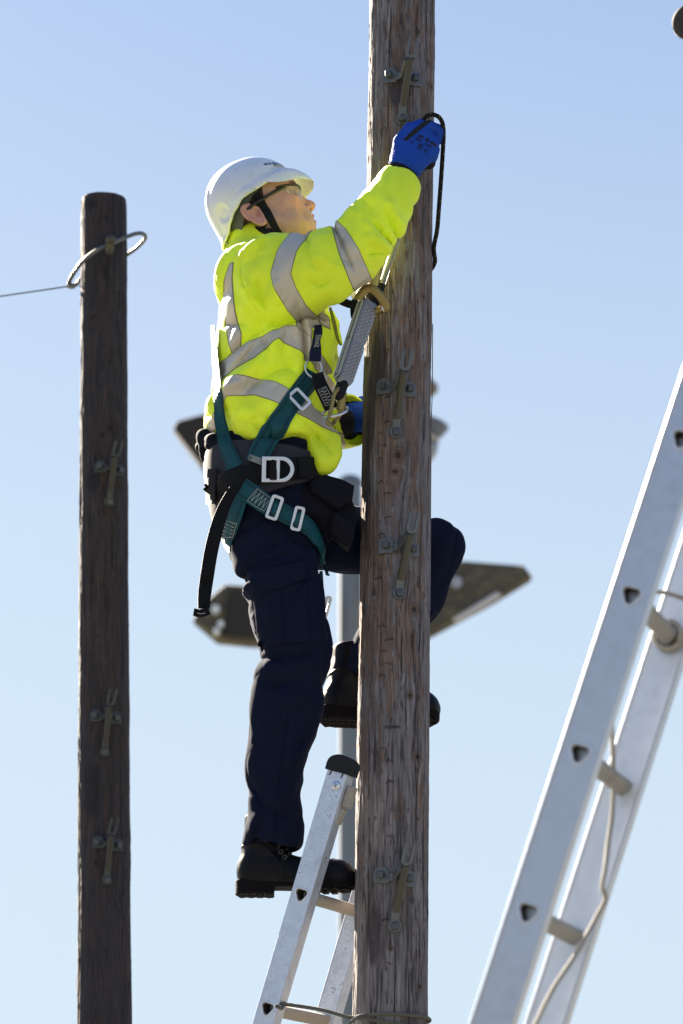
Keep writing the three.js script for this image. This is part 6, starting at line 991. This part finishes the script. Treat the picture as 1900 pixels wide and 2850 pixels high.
{
  const O = P(1124, 474, 0.138), a = P(1197, 342, 0.128).sub(O).normalize(), b0 = P(1190, 512, 0.132).sub(O), b = b0.addScaledVector(a, -b0.dot(a)).normalize(), S = px(1124, 440, 0.135, 1);
  const h = glove(O, a, b, S, -1, undefined, 'glove');
  // print on the back of the glove, laid on its surface
  const cv = document.createElement('canvas'); cv.width = 256; cv.height = 192; const cx = cv.getContext('2d'); cx.clearRect(0, 0, 256, 192); cx.fillStyle = '#0a0d24';
  cx.font = 'bold 40px sans-serif'; cx.fillText('306 - 7/M', 40, 84); cx.font = 'bold 34px sans-serif'; cx.fillText('CE', 8, 132); cx.fillRect(96, 98, 46, 30); cx.clearRect(104, 106, 30, 14); cx.fillRect(110, 110, 18, 6);
  cx.beginPath(); cx.moveTo(120, 42); cx.lineTo(146, 4); cx.lineTo(172, 42); cx.fill(); cx.fillRect(52, 20, 52, 24); cx.fillRect(182, 20, 66, 22); cx.font = 'bold 26px sans-serif'; cx.fillText('4131', 90, 158); cx.fillText('X', 170, 140); cx.strokeStyle = '#0a0d24'; cx.lineWidth = 4; cx.strokeRect(170, 108, 34, 40);
  const tx = new THREE.CanvasTexture(cv); tx.colorSpace = THREE.SRGBColorSpace;
  const inv = h.m4.clone().invert(), N = 26, pos = [], uv = [], idx = [];
  for (let j = 0; j <= N; j++) for (let i = 0; i <= N; i++) { // text runs across the hand, top of the letters towards the knuckles
    const s = i / N, t = j / N, A = lerp(112, 52, t) , B = lerp(-26, 50, s) ; let z = 44; while (z > -30 && h.f(A, B, z) > 0.5) z -= 0.7; const p = V(A, B, z + 1.0).applyMatrix4(h.m4); pos.push(p.x, p.y, p.z); uv.push(s, 1 - t); }
  for (let j = 0; j < N; j++) for (let i = 0; i < N; i++) { const q = j * (N + 1) + i; idx.push(q, q + N + 1, q + 1, q + 1, q + N + 1, q + N + 2); }
  const dg = new THREE.BufferGeometry(); dg.setAttribute('position', new THREE.Float32BufferAttribute(pos, 3)); dg.setAttribute('uv', new THREE.Float32BufferAttribute(uv, 2)); dg.setIndex(idx); dg.computeVertexNormals();
  part(h.G, 'printed_mark', dg, std({ map: tx, transparent: true, alphaTest: 0.4, roughness: 0.8 }));
  const O2 = P(968, 1168, -0.075), a2 = P(1040, 1150, -0.11).sub(O2).normalize(), b2 = V(0.1, -1, 0.2); b2.addScaledVector(a2, -b2.dot(a2)).normalize();
  glove(O2, a2, b2, S * 0.92, -1, 'hand behind the pole', 'glove', false);
}
// ---- work-positioning rope in the raised hand
const ropeBlack = phy({ map: (() => { const t = dataTex(256, 64, (i, j, o) => { const x = i / 256, y = j / 64, w = Math.sin((x * 10 + y * 4) * 6.2832) * Math.sin((x * 10 - y * 4) * 6.2832); let k = 0.010 + 0.006 * w; o[0] = o[1] = o[2] = k; const fx = (x * 2) % 1, s = (x * 2) | 0; for (const [a, b] of [[0.10, 0.25], [0.22, 0.36], [0.10, 0.75], [0.22, 0.86]]) if (Math.abs(fx - a) < 0.035 && Math.abs(y - b) < 0.045) { o[0] = 0.36; o[1] = 0.27; o[2] = 0.05; } }); t.repeat.set(1 / 0.044, 1 / 0.031); return t; })(), roughness: 0.8, specularIntensity: 0.35 });
{
  const t = thing('positioning_rope', 'black rope with yellow flecks held in the blue glove and hanging beside the pole', 'rope');
  const pole = (deg, py, e = 0.008) => { const p = P(1100, py, 0), [cx, cz, r] = mainPole.axis(p.y), a = deg * RAD; return V(cx + Math.sin(a) * (r + e), p.y, cz + Math.cos(a) * (r + e)); };
  part(t, 'strand', tube([P(1060, 800, 0.118), P(1076, 752, 0.115), P(1094, 698, 0.11), P(1115, 640, 0.11), P(1134, 575, 0.105), P(1150, 520, 0.105), P(1158, 478, 0.10), P(1166, 440, 0.092), P(1172, 390, 0.094), P(1172, 350, 0.108), P(1180, 330, 0.125), P(1194, 320, 0.138), P(1210, 320, 0.146), P(1223, 328, 0.146), P(1231, 343, 0.142), P(1234, 370, 0.125), P(1232, 420, 0.105), P(1227, 500, 0.085), P(1221, 580, 0.065), P(1216, 640, 0.045), P(1207, 690, 0.015), pole(105, 725), pole(140, 745), pole(180, 770), pole(225, 800), pole(258, 822)], 0.0052, 420, 12), ropeBlack);
  const q = V(0, 0, 0); part(t, 'sleeve', tube([P(1062, 796, 0.118), P(1052, 818, 0.122), P(1046, 840, 0.125)], 0.009, 20, 10), M_.black);
  part(t, 'clear_sheath', tube([P(1063, 792, 0.1185), P(1076, 752, 0.1155), P(1096, 692, 0.1115), P(1108, 660, 0.111)], 0.0074, 40, 12, false, false), phy({ color: rgb(0.95, 0.95, 0.9), transmission: 0.85, thickness: 0, roughness: 0.12, ior: 1.45 }));
}
// ---- shock-absorbing lanyard
{
  const t = thing('shock_lanyard', 'grey stitched shock absorber pack with gold karabiners clipped to the chest ring', 'lanyard');
  const zt = 0.135, zb = 0.185, A = P(953, 1068, zb), B = P(1028, 838, zt), Y = B.clone().sub(A), L = Y.length(); Y.normalize();
  const X0 = V(0.82, 0.25, 0.57), X = X0.clone().addScaledVector(Y, -X0.dot(Y)).normalize(), Z = X.clone().cross(Y);         // X: width face normal is Z
  // the pack's wide face looks right and towards the camera, its narrow face (edge of the folded webbing) left and towards the camera
  const wide = V(0.80, 0.2, 0.60), Wn = V(0.62, 0.1, 0.78).addScaledVector(Y, -V(0.62, 0.1, 0.78).dot(Y)).normalize(), Wd = Y.clone().cross(Wn).normalize();   // Wn: normal of the wide face, Wd: along its width
  const at = (y, w, n) => A.clone().addScaledVector(Y, y * L).addScaledVector(Wd, w).addScaledVector(Wn, n);
  const wrap = phy({ color: rgb(0.15, 0.155, 0.17), roughness: 0.35, clearcoat: 0.9, clearcoatRoughness: 0.18 }), green = std({ color: rgb(0.10, 0.115, 0.10), roughness: 0.7 }), pale = std({ color: rgb(0.36, 0.38, 0.33), roughness: 0.75 }), zig = std({ color: rgb(0.34, 0.33, 0.35), roughness: 0.7 });
  const W = 0.040, D = 0.027;
  const loftBox = (rows) => { // rows [y, width, depth]: rounded rectangular sections
    const pos = [], idx = [], n = 36; rows.forEach(([y, w, d, sw = 0]) => { for (let i = 0; i < n; i++) { const q = i / n * 2 * Math.PI, c = Math.cos(q), s = Math.sin(q), e = 0.32; const p = at(y, sw + Math.sign(c) * Math.pow(Math.abs(c), e) * w / 2, Math.sign(s) * Math.pow(Math.abs(s), e) * d / 2); pos.push(p.x, p.y, p.z); } });
    for (let k = 0; k + 1 < rows.length; k++) for (let i = 0; i < n; i++) { const a = k * n + i, b = k * n + (i + 1) % n; idx.push(a, b, a + n, b, b + n, a + n); }
    for (const k of [0, rows.length - 1]) { const s = pos.length / 3, c = at(rows[k][0], 0, 0); pos.push(c.x, c.y, c.z); for (let i = 0; i < n; i++) { const a = k * n + i, b = k * n + (i + 1) % n; k ? idx.push(a, b, s) : idx.push(b, a, s); } }
    let g = new THREE.BufferGeometry(); g.setAttribute('position', new THREE.Float32BufferAttribute(pos, 3)); g.setIndex(idx); g = g.toNonIndexed(); g.computeVertexNormals(); return smoothish(g);
  };
  const smoothish = g => g;
  part(t, 'pack', loftBox([[-0.02, W * 0.62, D * 0.5], [0.02, W * 0.84, D * 0.92], [0.06, W * 0.98, D], [0.20, W, D], [0.40, W * 1.02, D], [0.455, W * 1.0, D * 0.98], [0.475, W * 0.9, D * 0.86], [0.495, W * 0.93, D * 0.9], [0.54, W * 1.03, D * 1.02], [0.80, W * 1.06, D * 1.02], [0.92, W * 1.02, D], [0.97, W * 0.9, D * 0.9], [1.0, W * 0.66, D * 0.6]]), wrap);
  // folded webbing edges on the narrow face, which looks along -Wd
  const sgn = Wd.x < 0 ? 1 : -1, edge = (y, n, e = 0) => at(y, sgn * (W / 2 + 0.0006 + e), n);
  part(t, 'fold_panel', beam(edge(0.03, 0), edge(0.97, 0), Wn, D * 0.9, 0.0022, 0.001), green);
  const U = (ya, yb, n0, n1) => { const m = (n0 + n1) / 2, r = (n1 - n0) / 2, pts = []; for (let i = 0; i <= 8; i++) pts.push([lerp(yb, ya, i / 8), n0]); for (let i = 1; i < 8; i++) { const q = i / 8 * Math.PI; pts.push([ya - Math.sin(q) * r / L, m - Math.cos(q) * r]); } for (let i = 0; i <= 8; i++) pts.push([lerp(ya, yb, i / 8), n1]); return tube(pts.map(([y, n]) => edge(y, n, 0.0016)), 0.0017, 90, 6); };
  for (const [ya, yb, n0, n1] of [[0.07, 0.93, -0.0105, 0.010], [0.10, 0.47, -0.0055, 0.0045], [0.93, 0.52, 0.0055, -0.0055]]) part(t, 'webbing_fold', ya > yb ? (() => { const m = (n0 + n1) / 2, r = (n0 - n1) / 2, pts = []; for (let i = 0; i <= 8; i++) pts.push([lerp(yb, ya, i / 8), n1]); for (let i = 1; i < 8; i++) { const q = i / 8 * Math.PI; pts.push([ya + Math.sin(q) * r / L, m - Math.cos(q) * r]); } for (let i = 0; i <= 8; i++) pts.push([lerp(ya, yb, i / 8), n0]); return tube(pts.map(([y, n]) => edge(y, n, 0.0016)), 0.0017, 90, 6); })() : U(ya, yb, n0, n1), pale);
  // zigzag stitching on the wide face (+Wn)
  for (const [y0, y1] of [[0.06, 0.44], [0.53, 0.90]]) for (const q of [-1, 0, 1]) { const pts = []; for (let i = 0; i <= 16; i++) pts.push(at(lerp(y0, y1, i / 16), q * 0.0105 + (i % 2 ? 1 : -1) * 0.0046, D / 2 * 1.02 + 0.0008)); part(t, 'zigzag_stitch', threadLine(pts, 0.0010), zig); }
  // black boots at both ends
  part(t, 'end_loop', tube([at(0.0, 0, 0), at(-0.07, 0, 0), at(-0.13, 0, 0)], 0.0135, 20, 14), M_.black);
  part(t, 'end_loop', tube([at(0.98, 0, 0), at(1.05, 0.002, 0), at(1.12, 0.003, 0)], 0.0125, 20, 14), M_.black);
  part(t, 'black_webbing', webbing([[1036, 852, 15, 0.13], [1046, 825, 14, 0.13], [1058, 800, 9, 0.12], [1066, 780, 7, 0.117]], null, 0, 0.005, { n: 20 }), M_.black);
  // lower karabiner: bent rod and a barrel gate
  const lk = sub(t, 'karabiner'), lz = 0.19, kp = [[938, 1086], [930, 1098], [924, 1125], [916, 1160], [912, 1176], [917, 1181], [930, 1174], [942, 1160], [946, 1148]].map(([x, y], i) => P(x, y, lz + (i > 5 ? -0.012 : 0.012)));
  part(lk, 'bow', tube([P(951, 1082, lz - 0.005), P(944, 1080, lz + 0.005), ...kp, P(948, 1138, lz - 0.01)], 0.0048, 120, 12), M_.gold);
  const bar = [P(953, 1092, lz - 0.004), P(947, 1142, lz - 0.008)]; part(lk, 'gate_barrel', [rod(bar[0], bar[1], 0.0102, 0.0098, 14), rod(bar[0].clone().lerp(bar[1], 0.7), bar[0].clone().lerp(bar[1], 0.74), 0.0112, 0.0112, 14)], M_.gold);
  // upper karabiner: broad flat bow
  const uk = sub(t, 'karabiner'), bow = [[996, 836], [1004, 818], [1016, 806], [1030, 803], [1044, 810], [1060, 828], [1071, 846], [1073, 858], [1066, 863]].map(([x, y], i) => P(x, y, 0.15 + 0.012 * Math.sin(i / 8 * Math.PI)));
  const bc = new THREE.CatmullRomCurve3(bow), sect = new THREE.Shape(); sect.absellipse(0, 0, 0.0042, 0.0105, 0, 2 * Math.PI); part(uk, 'bow', new THREE.ExtrudeGeometry(sect, { steps: 60, extrudePath: bc, curveSegments: 12 }), M_.gold);
  const gb = [P(1067, 858, 0.148), P(1048, 866, 0.14)]; part(uk, 'gate_barrel', [rod(gb[0], gb[1], 0.0095, 0.0095, 18)], M_.gold);
  const rimG = new THREE.TorusGeometry(0.0085, 0.0022, 8, 24); rimG.applyQuaternion(new THREE.Quaternion().setFromUnitVectors(V(0, 0, 1), gb[0].clone().sub(gb[1]).normalize())); rimG.translate(gb[0].x, gb[0].y, gb[0].z + 0.001); part(uk, 'gate_rim', rimG, M_.steel);
  // black webbing from the chest to the upper karabiner, label and loop
  part(t, 'chest_webbing', webbing([[920, 828, 10, 0.10], [945, 836, 11, 0.115], [970, 846, 11, 0.125], [1002, 852, 12, 0.128]], null, 0, 0.004, { n: 24 }), M_.black);
  part(t, 'webbing_loop', webbing([[994, 838, 15, 0.122], [986, 862, 12, 0.124], [984, 886, 8, 0.122]], null, 0, 0.006, { n: 16 }), M_.black);
  part(t, 'label_tag', webbing([[979, 829, 11, 0.112], [998, 817, 12, 0.11], [1010, 806, 10, 0.108]], null, 0, 0.001, { n: 10 }), std({ color: rgb(0.55, 0.57, 0.6), roughness: 0.6 }));
}
scene.updateMatrixWorld(true);
renderer.render(scene, camera);
